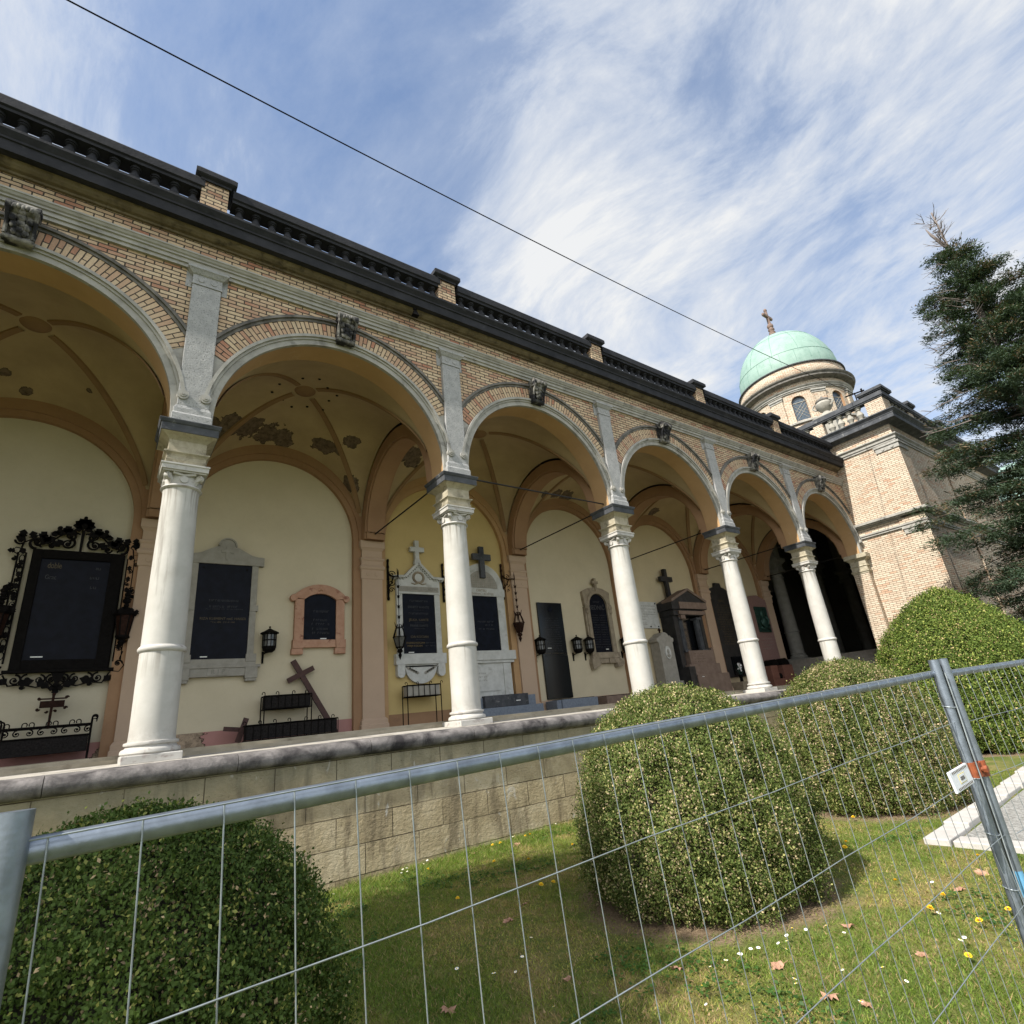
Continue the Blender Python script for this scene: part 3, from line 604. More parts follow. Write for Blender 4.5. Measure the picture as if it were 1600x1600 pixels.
# back wall with its blind arches, pilasters and skirting
for i, b in enumerate(BX):
    m = MB(); m.box(b, b + L, YW, YW + .5, -.2, 8.7); m.build('back_wall', M['wall'][max(0, min(5, i - 1))], arc_)
    m = MB(); m.arc(b + 2.46, 4.87, 2.04, 2.46, 0, PI, YB - .01, YW + .02, 56)
    m.arc(b + 2.46, 4.87, 2.18, 2.46, 0, PI, YB - .06, YB, 56)
    for x0, x1 in ((b + .25, b + .42), (b + 4.50, b + 4.75)): m.box(x0, x1, YB - .01, YW + .02, 0, 4.87)
    m.build('wall_arch', 'ochre_band' if i != 3 else 'ochre', arc_, smooth=40)
    m = MB(); m.box(b + .42, b + 4.50, YW - .012, YW + .02, 0, .30); m.build('skirting', 'mauve' if i in (1, 2, 5, 6) else ('ochre_band' if i == 3 else 'pink'), arc_)
def backpil():
    m = MB(); m.box(-.29, .29, 4.42, YW, 0, 4.2); m.stack(0, 4.55, [(.36, .22, 0), (.36, .22, .10), (.34, .20, .12), (.34, .20, .2), (.30, .155, .26)])
    m.stack(0, 4.55, [(.31, .145, 3.80), (.32, .15, 3.83), (.32, .15, 4.05), (.35, .18, 4.08), (.36, .19, 4.13), (.31, .15, 4.2), (.31, .15, 4.30), (.34, .18, 4.34), (.34, .18, 4.38), (.29, .13, 4.40), (.29, .13, 4.60), (.33, .17, 4.66), (.35, .19, 4.68), (.35, .19, 4.87)])
    for s in (-1, 1): m.cyl((s * .12, 4.392, 3.94), (s * .12, 4.42, 3.94), .06, 18)
    return m.build('back_pilaster', 'pink', arc_, bevel=.006)
rep(backpil(), XS + [30.])
m = MB(); m.box(-5, 30.2, .52, YW, -.3, 0); m.box(-5, 30.2, .34, .52, -.3, -.05); m.build('floor', 'floor', arc_)
m = MB()
for x in XS[1:] + [30.]: m.cyl((x, .28, 5.0), (x, 4.45, 5.0), .022, 8); m.cyl((x, 4.36, 5.0), (x, 4.44, 5.0), .05, 8)
rod = [MB() for _ in XS]
for k, x in enumerate(XS[1:] + [30.]):
    r = MB(); r.cyl((x, .28, 5.02), (x, 4.4, 5.02), .019, 8); r.build('tie_rod', 'rod', arc_)
r = MB(); r.cyl((10.3, 0, 5.02), (14.72, 0, 5.02), .019, 8); r.build('tie_rod', 'rod', arc_)
m = MB(); m.box(-5.3, 30, .3, 5.1, 8.75, 9.1); m.build('roof', 'roofing', arc_)
m = MB(); m.box(-5.3, -5, -.25, 5.1, -2, 9); m.build('light_stop_wall', 'brick', arc_)  # unseen wall added to keep sun from leaking in at the left end
m = MB(); m.cyl((9.02, -.60, 8.66), (9.02, -.52, 8.74), .03, 8); m.taper(9.02, -.56, .075, .06, 8.52, .03, .03, 8.66); m.build('flood_lamp', 'iron', arc_)

# retaining wall under it
rw = thing('retaining_wall', 'yellowish limestone block wall with a rounded dark coping below the columns', 'wall', (12, -.66, -2))
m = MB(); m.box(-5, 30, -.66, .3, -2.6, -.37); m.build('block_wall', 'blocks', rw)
m = MB(); n = 10
nose = [(-.66 - .125 * math.sin(PI * k / n), -.255 + .115 * math.cos(PI * k / n)) for k in range(n + 1)]
cop = [(-.535, -.134)] + nose + [(-.64, -.375), (-.535, -.375)]
x = -5.
while x < 30:
    w = min(random.choice([1.55, 1.7, 1.85, 2.0]), 30 - x)
    m.prismx([(y + random.uniform(-.004, .004), z) for y, z in cop], x + .004, x + w - .004); x += w
m.build('coping', 'coping', rw, smooth=40)
m = MB(); m.prismx([(.36, -.10), (-.533, -.131), (-.533, -.375), (.36, -.375)], -5, 30); m.build('ledge', 'ledge', rw)
# ------------------------------------------------------------------ pavilion at the end of the arcade
pv = thing('pavilion', 'sunlit buff brick corner pavilion with dark cornice and roof balustrade at the arcade end', 'building', (37, 2.6, -1.6))
m = MB()
m.box(30, 30.5, -2.75, -.245, -2.4, 9.92); m.box(30, 30.5, -.245, 8, 9.285, 9.92); m.box(30, 30.5, 4.64, 8, -2.4, 9.285)
m.box(30.5, 44, -2.75, -2.25, -2.4, 9.92); m.box(43.5, 44, -2.25, 8, -2.4, 9.92); m.box(30.5, 43.5, 7.5, 8, -2.4, 9.92)
m.build('brick_wall', 'brick_pav', pv)
m = MB(); m.box(29.94, 30.9, -2.81, -2.0, -2.4, 9.06); m.box(29.97, 31.0, -2.78, -1.88, -2.4, 9.02); m.box(35.5, 36.4, -2.81, -2.7, -2.4, 9.06); m.build('corner_pilaster', 'brick_pav', pv)
m = MB(); m.box(29.90, 30.94, -2.85, -1.96, 8.78, 8.98); m.box(29.86, 30.98, -2.89, -1.92, 8.98, 9.07)
for y in (-2.25, -2.6): m.cyl((29.87, y, 8.88), (29.91, y, 8.88), .06, 14)
m.build('pilaster_cap', 'trim', pv)
m = MB(); m.box(29.90, 30.94, -2.85, -1.96, 5.20, 5.40); m.box(29.86, 30.98, -2.89, -1.92, 5.40, 5.47)
for y in (-2.25, -2.6): m.cyl((29.87, y, 5.30), (29.91, y, 5.30), .06, 14)
m.build('pilaster_cap', 'trim', pv)
def lband(m, prof):
    "moulding along the left and front faces: list of (projection, z)"
    for a, b in zip(prof[:-1], prof[1:]):
        pr = max(a[0], b[0])
        if b[1] - a[1] < .004: continue
        m.box(30 - pr, 30.001, -2.75 - pr, -.27, a[1] + .0005, b[1] - .0005); m.box(30.001, 44, -2.75 - pr, -2.749, a[1] + .0005, b[1] - .0005)
m = MB(); lband(m, [(.03, 5.48), (.07, 5.56), (.11, 5.63)]); lband(m, [(.06, 5.88), (.06, 5.95)]); m.build('string_course', 'trim', pv)
m = MB(); lband(m, [(.10, 5.95), (.20, 6.0)]); lband(m, [(.26, 6.0), (.26, 6.10)]); m.build('ledge', 'trim', pv)
m = MB(); m.stack(37, 2.625, [(7.05, 5.425, 9.12), (7.05, 5.425, 9.20), (7.09, 5.465, 9.21), (7.09, 5.465, 9.29), (7.14, 5.515, 9.34), (7.16, 5.535, 9.36), (7.16, 5.535, 9.41), (7.01, 5.385, 9.44)]); m.build('upper_string_course', 'trim', pv)
m = MB(); m.stack(37, 2.625, [(7.02, 5.395, 9.88), (7.12, 5.495, 9.93), (7.22, 5.595, 9.96), (7.36, 5.735, 9.97), (7.38, 5.755, 9.98), (7.38, 5.755, 10.15), (7.40, 5.775, 10.17), (7.40, 5.775, 10.20), (7.46, 5.835, 10.27), (7.50, 5.875, 10.31), (7.50, 5.875, 10.36), (7.2, 5.6, 10.46)]); m.build('cornice', 'slab', pv)
rl = MB(); 
rl.box(29.66, 30.02, -2.98, 8.2, 11.06, 11.12); rl.box(29.62, 30.06, -3.02, 8.2, 11.12, 11.30); rl.box(29.66, 30.02, -2.98, 8.2, 11.30, 11.34)
rl.box(30.02, 44, -2.98, -2.62, 11.06, 11.12); rl.box(30.06, 44, -3.02, -2.58, 11.12, 11.30); rl.box(30.02, 44, -2.98, -2.62, 11.30, 11.34)
rail_ = rl.build('balustrade_rail', 'slab', pv)
m = MB(); P = [(.12, 10.42), (.12, 10.48), (.08, 10.50), (.10, 10.56), (.15, 10.66), (.12, 10.76), (.065, 10.86), (.06, 10.91), (.10, 10.93), (.10, 10.96), (.07, 10.97), (.12, 10.99), (.12, 11.07)]
m.lathe(0, 0, P, 14); bl = m.build('baluster', 'greystone', rail_, smooth=True); first = True
for (x, y) in [(29.84, y) for y in (-.72, -1.12, -1.52, -1.92, .35, .75, 1.15, 1.55, 1.95)] + [(x, -2.8) for x in (31.0, 31.4, 31.8, 32.2, 33.6, 34.0, 34.4, 34.8)]:
    c = bl if first else copy_tree(bl, rail_); first = False; c.location = (x, y, 0)
m = MB()
for (x0, x1, y0, y1) in [(29.70, 30.5, -2.94, -2.25), (29.70, 30.0, -.42, .0), (29.70, 30.0, 2.3, 2.75), (32.6, 33.2, -2.94, -2.66), (36.5, 37.1, -2.94, -2.66)]: m.box(x0, x1, y0, y1, 10.40, 11.055)
m.build('pedestal', 'brick_pav', pv)
m = MB()
for (x0, x1, y0, y1) in [(29.58, 30.6, -3.06, -2.15), (32.5, 33.3, -3.06, -2.55), (36.4, 37.2, -3.06, -2.55)]: m.box(x0, x1, y0, y1, 11.345, 11.40); m.box(x0 - .05, x1 + .05, y0 - .05, y1 + .05, 11.40, 11.52)
m.build('pedestal_cap', 'slab', pv)
# hall behind the arcade's last arch: steps, floor, columns
for k in range(6):
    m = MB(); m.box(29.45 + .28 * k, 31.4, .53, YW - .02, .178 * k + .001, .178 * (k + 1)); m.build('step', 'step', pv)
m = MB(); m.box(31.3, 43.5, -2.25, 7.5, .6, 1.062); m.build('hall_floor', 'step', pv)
m = MB()
for k in range(32):
    a0 = PI * k / 32; a1 = PI * (k + 1) / 32; q = [(30.28, YC - HY * math.cos(a), CZ + RA * math.sin(a)) for a in (a0, a1)]
    m.add([q[0], q[1], (30.28, q[1][1], 9.3), (30.28, q[0][1], 9.3)], [(0, 1, 2, 3)])
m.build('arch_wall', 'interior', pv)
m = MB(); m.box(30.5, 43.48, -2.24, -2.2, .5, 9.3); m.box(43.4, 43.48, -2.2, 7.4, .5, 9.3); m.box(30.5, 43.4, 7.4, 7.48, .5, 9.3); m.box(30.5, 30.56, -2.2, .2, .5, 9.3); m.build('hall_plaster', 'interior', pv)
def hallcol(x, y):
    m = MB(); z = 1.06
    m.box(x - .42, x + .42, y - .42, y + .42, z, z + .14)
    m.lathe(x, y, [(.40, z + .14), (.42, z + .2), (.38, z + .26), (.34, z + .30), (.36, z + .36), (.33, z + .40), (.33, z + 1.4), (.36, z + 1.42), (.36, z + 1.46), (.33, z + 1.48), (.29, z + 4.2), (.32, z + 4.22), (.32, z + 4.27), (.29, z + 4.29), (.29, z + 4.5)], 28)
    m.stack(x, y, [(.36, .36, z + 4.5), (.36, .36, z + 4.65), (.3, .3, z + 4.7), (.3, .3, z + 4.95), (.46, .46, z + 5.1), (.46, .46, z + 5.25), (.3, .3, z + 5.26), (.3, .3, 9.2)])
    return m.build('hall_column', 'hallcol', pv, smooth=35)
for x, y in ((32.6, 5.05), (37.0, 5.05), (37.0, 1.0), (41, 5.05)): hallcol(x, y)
m = MB(); m.box(33.8, 36.6, 7.2, 7.4, 1.06, 5.2); m.build('hall_door', 'iron', pv)

# ------------------------------------------------------------------ domed drum above it
DX, DY = 38., 3.62
tw = thing('domed_tower', 'round brick drum with arched windows under a pale green copper dome and stone cross', 'tower', (DX, DY, 10.4))
m = MB(); m.lathe(DX, DY, [(3.25, 10.4), (3.25, 13.85)], 64, uvr=3.25); m.build('drum_base', 'brick_pav', tw, smooth='all')
m = MB(); m.lathe(DX, DY, [(3.2, 13.85), (3.36, 13.87), (3.36, 13.97), (3.05, 14.03)], 64); m.build('ledge', 'trim', tw, smooth=True)
RD = 2.92; WA = [R_(205 + 45 * k) for k in range(8)]; HW = .38
def zwin(d):
    "top of the opening at arc distance d from the window's middle, None outside"
    return None if abs(d) >= HW else 15.38 + math.sqrt(max(0, HW * HW - d * d))
m = MB(); RV = [MB() for _ in WA]; n = 8 * 60; zb = 14.18
for k in range(n):
    a0 = WA[0] + 2 * PI * k / n; a1 = WA[0] + 2 * PI * (k + 1) / n
    P = lambda a, r, z: (DX + r * math.cos(a), DY + r * math.sin(a), z)
    d = lambda a: min(((a - w + PI) % (2 * PI) - PI for w in WA), key=abs) * RD
    am = (a0 + a1) / 2; zt = zwin(d(am))
    def quad(z0, z1): m.add([P(a0, RD, z0), P(a1, RD, z0), P(a1, RD, z1), P(a0, RD, z1)], [(0, 1, 2, 3)], [[(a0 * RD, z0), (a1 * RD, z0), (a1 * RD, z1), (a0 * RD, z1)]])
    if zt is None: quad(14.0, 16.1)
    else:
        quad(14.0, zb); t0 = zwin(d(a0)) or 15.38; t1 = zwin(d(a1)) or 15.38
        m.add([P(a0, RD, t0), P(a1, RD, t1), P(a1, RD, 16.1), P(a0, RD, 16.1)], [(0, 1, 2, 3)], [[(a0 * RD, t0), (a1 * RD, t1), (a1 * RD, 16.1), (a0 * RD, 16.1)]])
        rv = RV[min(range(8), key=lambda i: abs((am - WA[i] + PI) % (2 * PI) - PI))]; rv.add([P(a0, RD, t0), P(a1, RD, t1), P(a1, RD - .22, t1), P(a0, RD - .22, t0)], [(0, 1, 2, 3)])
        rv.add([P(a0, RD, zb), P(a1, RD, zb), P(a1, RD - .22, zb), P(a0, RD - .22, zb)], [(0, 1, 2, 3)])
m.build('drum_wall', 'brick_pav', tw)
for rv, w in zip(RV, WA):
    for s in (-1, 1):
        a = w + s * HW / RD; rv.add([(DX + r * math.cos(a), DY + r * math.sin(a), z) for r, z in ((RD, zb), (RD - .22, zb), (RD - .22, 15.38), (RD, 15.38))], [(0, 1, 2, 3)])
for rv in RV: rv.build('window_reveal', 'ochre_band', tw)
for w in WA:
    ux, uy = -math.sin(w), math.cos(w); cx, cy = math.cos(w) * (RD - .17), math.sin(w) * (RD - .17); g = MB()
    pts = [(-HW - .02, zb - .02), (HW + .02, zb - .02)] + [((HW + .02) * math.cos(PI * k / 12), 15.38 + (HW + .02) * math.sin(PI * k / 12)) for k in range(13)]
    g.add([(DX + cx + ux * u, DY + cy + uy * u, z) for u, z in pts], [tuple(range(len(pts)))]); gw = g.build('window', 'winglass', tw)
    g = MB(); e = .012
    for q in range(-3, 8):
        for s in (-1, 1):
            p = []
            for u in (-HW, HW): p.append((DX + cx * 1.004 + ux * u, DY + cy * 1.004 + uy * u, 14.2 + .24 * q + s * u * 1.1 + .2))
            if all(14.1 < pp[2] < 15.75 for pp in p): g.cyl(p[0], p[1], e, 4)
    g.cyl((DX + cx * 1.005 - ux * HW, DY + cy * 1.005 - uy * HW, 15.38), (DX + cx * 1.005 + ux * HW, DY + cy * 1.005 + uy * HW, 15.38), .025, 6)
    g.build('window_leading', 'greystone', gw)
for w in WA:
    m = MB(); mc = MB(); c = w + R_(22.5)
    for mm, r0, r1, hw, z0, z1 in ((m, 2.8, 2.99, .36, 14.0, 15.7), (mc, 2.8, 3.02, .38, 15.7, 15.82), (mc, 2.8, 3.07, .42, 15.82, 15.92)):
        vs = [];
        for z in (z0, z1):
            for r, u in ((r0, -hw), (r1, -hw), (r1, hw), (r0, hw)): vs.append((DX + r * math.cos(c) - u * math.sin(c), DY + r * math.sin(c) + u * math.cos(c), z))
        mm.add(vs, [(0, 1, 2, 3), (7, 6, 5, 4), (0, 4, 5, 1), (1, 5, 6, 2), (2, 6, 7, 3), (3, 7, 4, 0)])
    dp = m.build('drum_pilaster', 'brick_pav', tw); mc.build('pilaster_cap', 'trim', dp)
m = MB(); m.lathe(DX, DY, [(2.9, 16.0), (3.0, 16.02), (3.0, 16.09), (3.05, 16.10), (3.05, 16.17), (3.12, 16.22), (3.14, 16.27), (2.95, 16.31)], 72); m.build('string_course', 'trim', tw, smooth=True)
m = MB(); m.lathe(DX, DY, [(2.98, 16.3), (2.98, 16.60)], 72, uvr=3.0); m.build('frieze', 'brick_pav', tw, smooth='all')
m = MB(); m.lathe(DX, DY, [(2.98, 16.56), (3.08, 16.59), (3.2, 16.63), (3.32, 16.64), (3.34, 16.65), (3.34, 16.76), (3.40, 16.80), (3.44, 16.85), (3.44, 16.89), (3.1, 16.97)], 72); m.build('cornice', 'darkhood', tw, smooth=True)
m = MB(); m.lathe(DX, DY, [(3.06, 16.93), (3.06, 17.70)], 72, uvr=3.06); m.build('attic_ring', 'brick_pav', tw, smooth='all')
m = MB(); m.lathe(DX, DY, [(3.06, 17.69), (3.15, 17.71), (3.15, 17.77), (2.80, 17.83)], 72); m.build('gutter', 'slab', tw, smooth=True)
dome = [(2.86, 17.80), (2.90, 17.95)] + [(2.90 * math.cos(PI / 2 * k / 20), 18.1 + 3.55 * math.sin(PI / 2 * k / 20)) for k in range(1, 20)] + [(.12, 21.66)]
m = MB(); m.lathe(DX, DY, dome, 72); dm = m.build('dome', 'copper', tw, smooth=True)
m = MB(); dr = lambda t: (2.905 * math.cos(t), 18.1 + 3.555 * math.sin(t))
for t in (R_(13), R_(46)):
    r, z = dr(t); m.tube([(DX + r * math.cos(2 * PI * k / 64), DY + r * math.sin(2 * PI * k / 64), z) for k in range(65)], .012, 4)
for k in range(12):
    a = R_(193 + 30 * k); m.tube([(DX + dr(t)[0] * math.cos(a), DY + dr(t)[0] * math.sin(a), dr(t)[1]) for t in [R_(v) for v in range(13, 86, 6)]], .012, 4)
for k in range(24):
    a = R_(200 + 15 * k + (k % 3) * 2); m.tube([(DX + dr(t)[0] * math.cos(a), DY + dr(t)[0] * math.sin(a), dr(t)[1]) for t in [R_(v) for v in (-1, 5, 13)]], .009, 4)
m.build('dome_seam', 'seam', dm)
m = MB(); m.lathe(DX, DY, [(.14, 21.6), (.16, 21.72), (.38, 21.76), (.38, 21.86), (.24, 21.90)], 20); fb = m.build('finial_base', 'slab', tw, smooth=True)
m = MB(); m.lathe(DX, DY, [(.22, 21.88), (.24, 21.98), (.19, 22.06), (.21, 22.16), (.15, 22.2), (.15, 22.3), (.20, 22.36), (.20, 22.44), (.14, 22.48), (.14, 22.55), (.19, 22.6), (.20, 22.72), (.17, 22.8), (.10, 22.86), (.09, 23.5), (.085, 23.98)], 16)
m.box(DX - .5, DX + .5, DY - .08, DY + .08, 23.40, 23.56)
for s in (-1, 1): m.ball(DX + s * .5, DY, 23.48, .12, .10, .13)
m.ball(DX, DY, 24.0, .12, .11, .15); m.build('stone_cross', 'cross', tw, smooth=40)

ur = thing('stone_urn', 'pale stone urn with a dark lid standing on the pavilion roof before the drum', 'urn', (33.5, .55, 10.4))
m = MB(); m.stack(33.5, .55, [(.55, .55, 10.4), (.55, .55, 10.7), (.45, .45, 10.75), (.45, .45, 12.6), (.55, .55, 12.68), (.55, .55, 12.85)]); m.build('pedestal', 'greystone', ur)
m = MB(); m.lathe(33.5, .55, [(.5, 12.85), (.44, 12.98), (.2, 13.12), (.16, 13.2), (.26, 13.28), (.40, 13.45), (.42, 13.62), (.34, 13.74), (.30, 13.78)], 24)
for s in (-1, 1):
    m.tube([(33.5 - .15, .55 + s * (.36 + .16 * math.sin(t)), 13.40 + .18 * t / PI * 2 - .0) for t in [PI * k / 8 for k in range(9)]], .05, 6)
m.build('body', 'greystone', ur, smooth=True)
m = MB(); m.lathe(33.5, .55, [(.36, 13.78), (.37, 13.84), (.28, 13.92), (.12, 13.98), (.07, 14.06), (.02, 14.12)], 20); m.build('lid', 'darkhood', ur, smooth=True)

cb = thing('overhead_cable', 'thin black overhead cable crossing the sky to a small iron bracket on the pavilion roof', 'cable', (30.3, -1.55, 11.3))
A = Vector((30.35, -1.86, 11.96)); B = Vector((2.95, -3.45, 8.61)); pts = []
for k in range(61):
    q = -1.1 + 2.1 * k / 60; p = B + (A - B) * q; p.z -= 4 * .29 * q * (1 - q); pts.append(p)
m = MB(); m.tube(pts, .011, 5); m.build('wire', 'iron', cb)
m = MB(); m.cyl((30.35, -1.86, 11.3), (30.35, -1.86, 12.02), .025, 8); m.cyl((30.2, -1.5, 11.96), (30.4, -2.25, 11.96), .035, 8); m.cyl((30.38, -2.15, 11.9), (30.38, -2.15, 12.08), .04, 8); m.build('bracket', 'iron', cb)

ch = thing('distant_chapel', 'far brick chapel with a green copper dome glimpsed through the conifers', 'building', (62, -1.2, -1.5))
m = MB(); m.box(57, 67, -7, 5, -1.5, 8.0); m.build('wall', 'brick_pav', ch)
m = MB(); m.stack(62, -1, [(5.1, 6.1, 8.0), (5.4, 6.4, 8.2), (5.4, 6.4, 8.5), (4.8, 5.8, 8.7)]); m.build('cornice', 'slab', ch)
m = MB(); m.lathe(62, -1.3, [(2.9, 8.6), (2.9, 11.6)], 40, uvr=2.9); m.build('drum', 'brick_pav', ch)
m = MB(); m.lathe(62, -1.3, [(3.1, 11.6), (3.1, 11.8), (2.9, 11.9)] + [(2.8 * math.cos(PI / 2 * k / 12), 11.9 + 3.0 * math.sin(PI / 2 * k / 12)) for k in range(12)] + [(.1, 14.9)], 40); m.build('dome', 'copper', ch, smooth=True)
for y in (-5, -1, 3):
    m = MB(); m.prismx([(y - .6, 2), (y + .6, 2), (y + .6, 4.5)] + [(y + .6 * math.cos(PI * k / 8), 4.5 + .6 * math.sin(PI * k / 8)) for k in range(1, 8)] + [(y - .6, 4.5)], 56.9, 57.05); m.build('window', 'winglass', ch)

# ------------------------------------------------------------------ ground
m = MB(); nx = [-140, -40, -5, 8, 30, 60, 160]
gx = lambda x: GZ(x)
vs = []; fs = []
for x in nx: vs += [(x, -140, gx(x)), (x, 160, gx(x))]
for k in range(len(nx) - 1): fs.append((2 * k, 2 * k + 2, 2 * k + 3, 2 * k + 1))
m.add(vs, fs); tag(m.build('ground', 'lawn'), kind='structure')
m = MB(); vs = []; fs = []; xs = [12.70, 20, 30, 48]
for x in xs: vs += [(x, -16, gx(x) + .012), (x, -6.42 + .02 * (x - 12), gx(x) + .012)]
for k in range(3): fs.append((2 * k, 2 * k + 2, 2 * k + 3, 2 * k + 1))
m.add(vs, fs); tag(m.build('gravel_path', 'gravel'), kind='structure')
kb = MB(); x = 12.40
def kstone(m, cx, cy, ax, ay, lx, ly, z0, z1):
    q = [(cx, cy), (cx + ax * lx, cy + ay * lx), (cx + ax * lx + ay * ly, cy + ay * lx - ax * ly), (cx + ay * ly, cy - ax * ly)]
    m.prismz(q, z0, z1)
yk = -6.12
while x < 26:
    l = random.uniform(.75, 1.05); kstone(kb, x + .006, yk + random.uniform(-.012, .012), 1, .03, l - .012, .27, gx(x) - .2, gx(x) + .075 + random.uniform(-.01, .01)); x += l; yk += l * .025
y = -6.42
while y > -11:
    l = random.uniform(.8, 1.1); kb.box(12.40 + random.uniform(-.01, .01), 12.67, y - l + .006, y - .006, gx(12.5) - .2, gx(12.5) + .065 + random.uniform(-.01, .01)); y -= l
tag(kb.build('kerb', 'kerbstone', bevel=.012), kind='structure')

# ------------------------------------------------------------------ clipped bushes
def bush(name, label, cx, cy, R, H, pts, ntw, per, ls, base, tan_p, pal, seed, yellow=.12, droop=0.0, seen=None):
    rg = np.random.default_rng(seed); z0 = GZ(cx)
    t_ = thing(name, label, 'bush', (cx, cy, z0), 'clipped bushes along the arcade')
    hs = np.array([p[0] for p in pts]); rs = np.array([p[1] for p in pts])
    def rad(h, a):
        lump = .05 * np.sin(3 * a + seed) * np.sin(5 * h + 1 + seed) + .04 * np.sin(7 * a + 2.1 * seed) * np.cos(9 * h) + .02 * np.sin(13 * a + 17 * h)
        return R * (np.interp(h, hs, rs) + lump * np.clip(1.3 - h, .3, 1))
    # rejection sampling for an even surface
    N = ntw * 3; h = rg.random(N); a = rg.random(N) * 2 * PI
    dh = .01; slope = (np.interp(h + dh, hs, rs) - np.interp(h - dh, hs, rs)) * R / (2 * dh * H); w = np.interp(h, hs, rs) * np.sqrt(1 + slope ** 2); w = np.minimum(w, 2.5) / 2.5
    if seen is not None:
        ca = np.cos(a - seen); w = w * np.where(ca > -.25, 1, .3)
    k = rg.random(N) < w * 1.6; h, a, slope = h[k][:ntw], a[k][:ntw], slope[k][:ntw]; n = len(h)
    dep = rg.random(n) ** 1.6 * .20; so_ = rg.random(n) < .06; dep[so_] = -.015 - .05 * rg.random(so_.sum()); hole = vnoise(a * R * 1.5 + 3, h * H + 2, 4.5, seed + 7); dep = dep + .16 * np.clip(hole - .55, 0, 1) / .45; r = rad(h, a) - dep + rg.normal(size=n) * .02
    P = np.stack([cx + r * np.cos(a), cy + r * np.sin(a), z0 + .03 + h * H], 1)
    nr = np.stack([np.cos(a), np.sin(a), -slope], 1); nr /= np.linalg.norm(nr, axis=1)[:, None]
    patch = vnoise(a * R * 1.5, h * H, 2.2, seed); patch2 = vnoise(a * R * 1.5 + 9, h * H + 5, 6., seed + 1)
    P2 = np.repeat(P, per, 0) + rg.normal(size=(n * per, 3)) * ls * 1.15; N2 = np.repeat(nr, per, 0)
    up = N2 * .8 + np.array([0, 0, .55]) + rg.normal(size=N2.shape) * .5
    sh = np.repeat(patch, per); s2 = np.repeat(patch2, per); u = rg.random(n * per)
    g0, g1, g2 = [np.array(c) for c in base]
    tw_ = np.repeat(rg.random(n), per); col = g0 + (g1 - g0) * (sh * .45 + tw_ * .45 + u * .3)[:, None]
    yl = (rg.random(n * per) < yellow * (.5 + s2)); col[yl] = g2 * (0.8 + .5 * rg.random(yl.sum()))[:, None]
    tn = rg.random(n * per) < .75 * tan_p * np.clip(s2 * 2.2 - .3, .1, 2); col[tn] = np.array(pal) * (.55 + .8 * rg.random(tn.sum()))[:, None]
    sz = ls * (.5 + .9 * rg.random(n * per))
    leafset('foliage', 'boxleaf', P2, N2, sz, col.astype('f'), .62, .75, t_, (cx, cy, z0), up)
    m = MB(); m.lathe(cx, cy, [(max(.02, R * q * .80), z0 + .02 + H * p * .97) for p, q in pts], 28); m.build('branches', 'twigs', t_, smooth='all')
    return t_
DOME = [(0, .86), (.04, .93), (.15, 1.0), (.35, 1.0), (.55, .95), (.72, .83), (.85, .65), (.93, .47), (.98, .25), (1, .03)]
LOWD = [(0, .90), (.05, .96), (.2, 1.0), (.4, .98), (.6, .90), (.75, .78), (.87, .60), (.95, .38), (.985, .2), (1, .03)]
CONE = [(0, .93), (.06, .97), (.2, 1.0), (.4, .95), (.6, .79), (.75, .60), (.87, .40), (.95, .22), (.985, .11), (1, .02)]
GRN = ((.030, .055, .012), (.085, .130, .026), (.22, .23, .06))
GRB = ((.040, .072, .014), (.125, .175, .032), (.26, .29, .07))
bush('box_bush', 'dark green box bush in the near left behind the fence, mostly in shade', 4.56, -5.35, 1.10, 1.74, DOME, 17000, 12, .0205, GRN, .05, (.38, .28, .16), 3, .10, seen=-PI / 2)
bush('box_bush', 'round sunlit box bush in mid lawn casting a dark shadow to its right', 9.83, -4.9, 1.23, 2.04, DOME, 18500, 11, .0235, ((.040, .062, .016), (.120, .158, .038), (.28, .27, .10)), .16, (.42, .33, .20), 5, .20, seen=-2.3)
bush('box_bush', 'wide browner box bush right behind the white board on the fence', 14.5, -4.8, 1.22, 2.12, LOWD, 15000, 11, .027, ((.046, .068, .018), (.130, .165, .040), (.28, .26, .10)), .24, (.42, .32, .20), 8, .18, seen=-2.6)
bush('box_bush', 'tallest bright green pointed bush in front of the sunlit pavilion wall', 21.1, -4.65, 1.98, 3.58, CONE, 15500, 11, .040, GRB, .07, (.40, .30, .15), 12, .18, seen=-2.8)

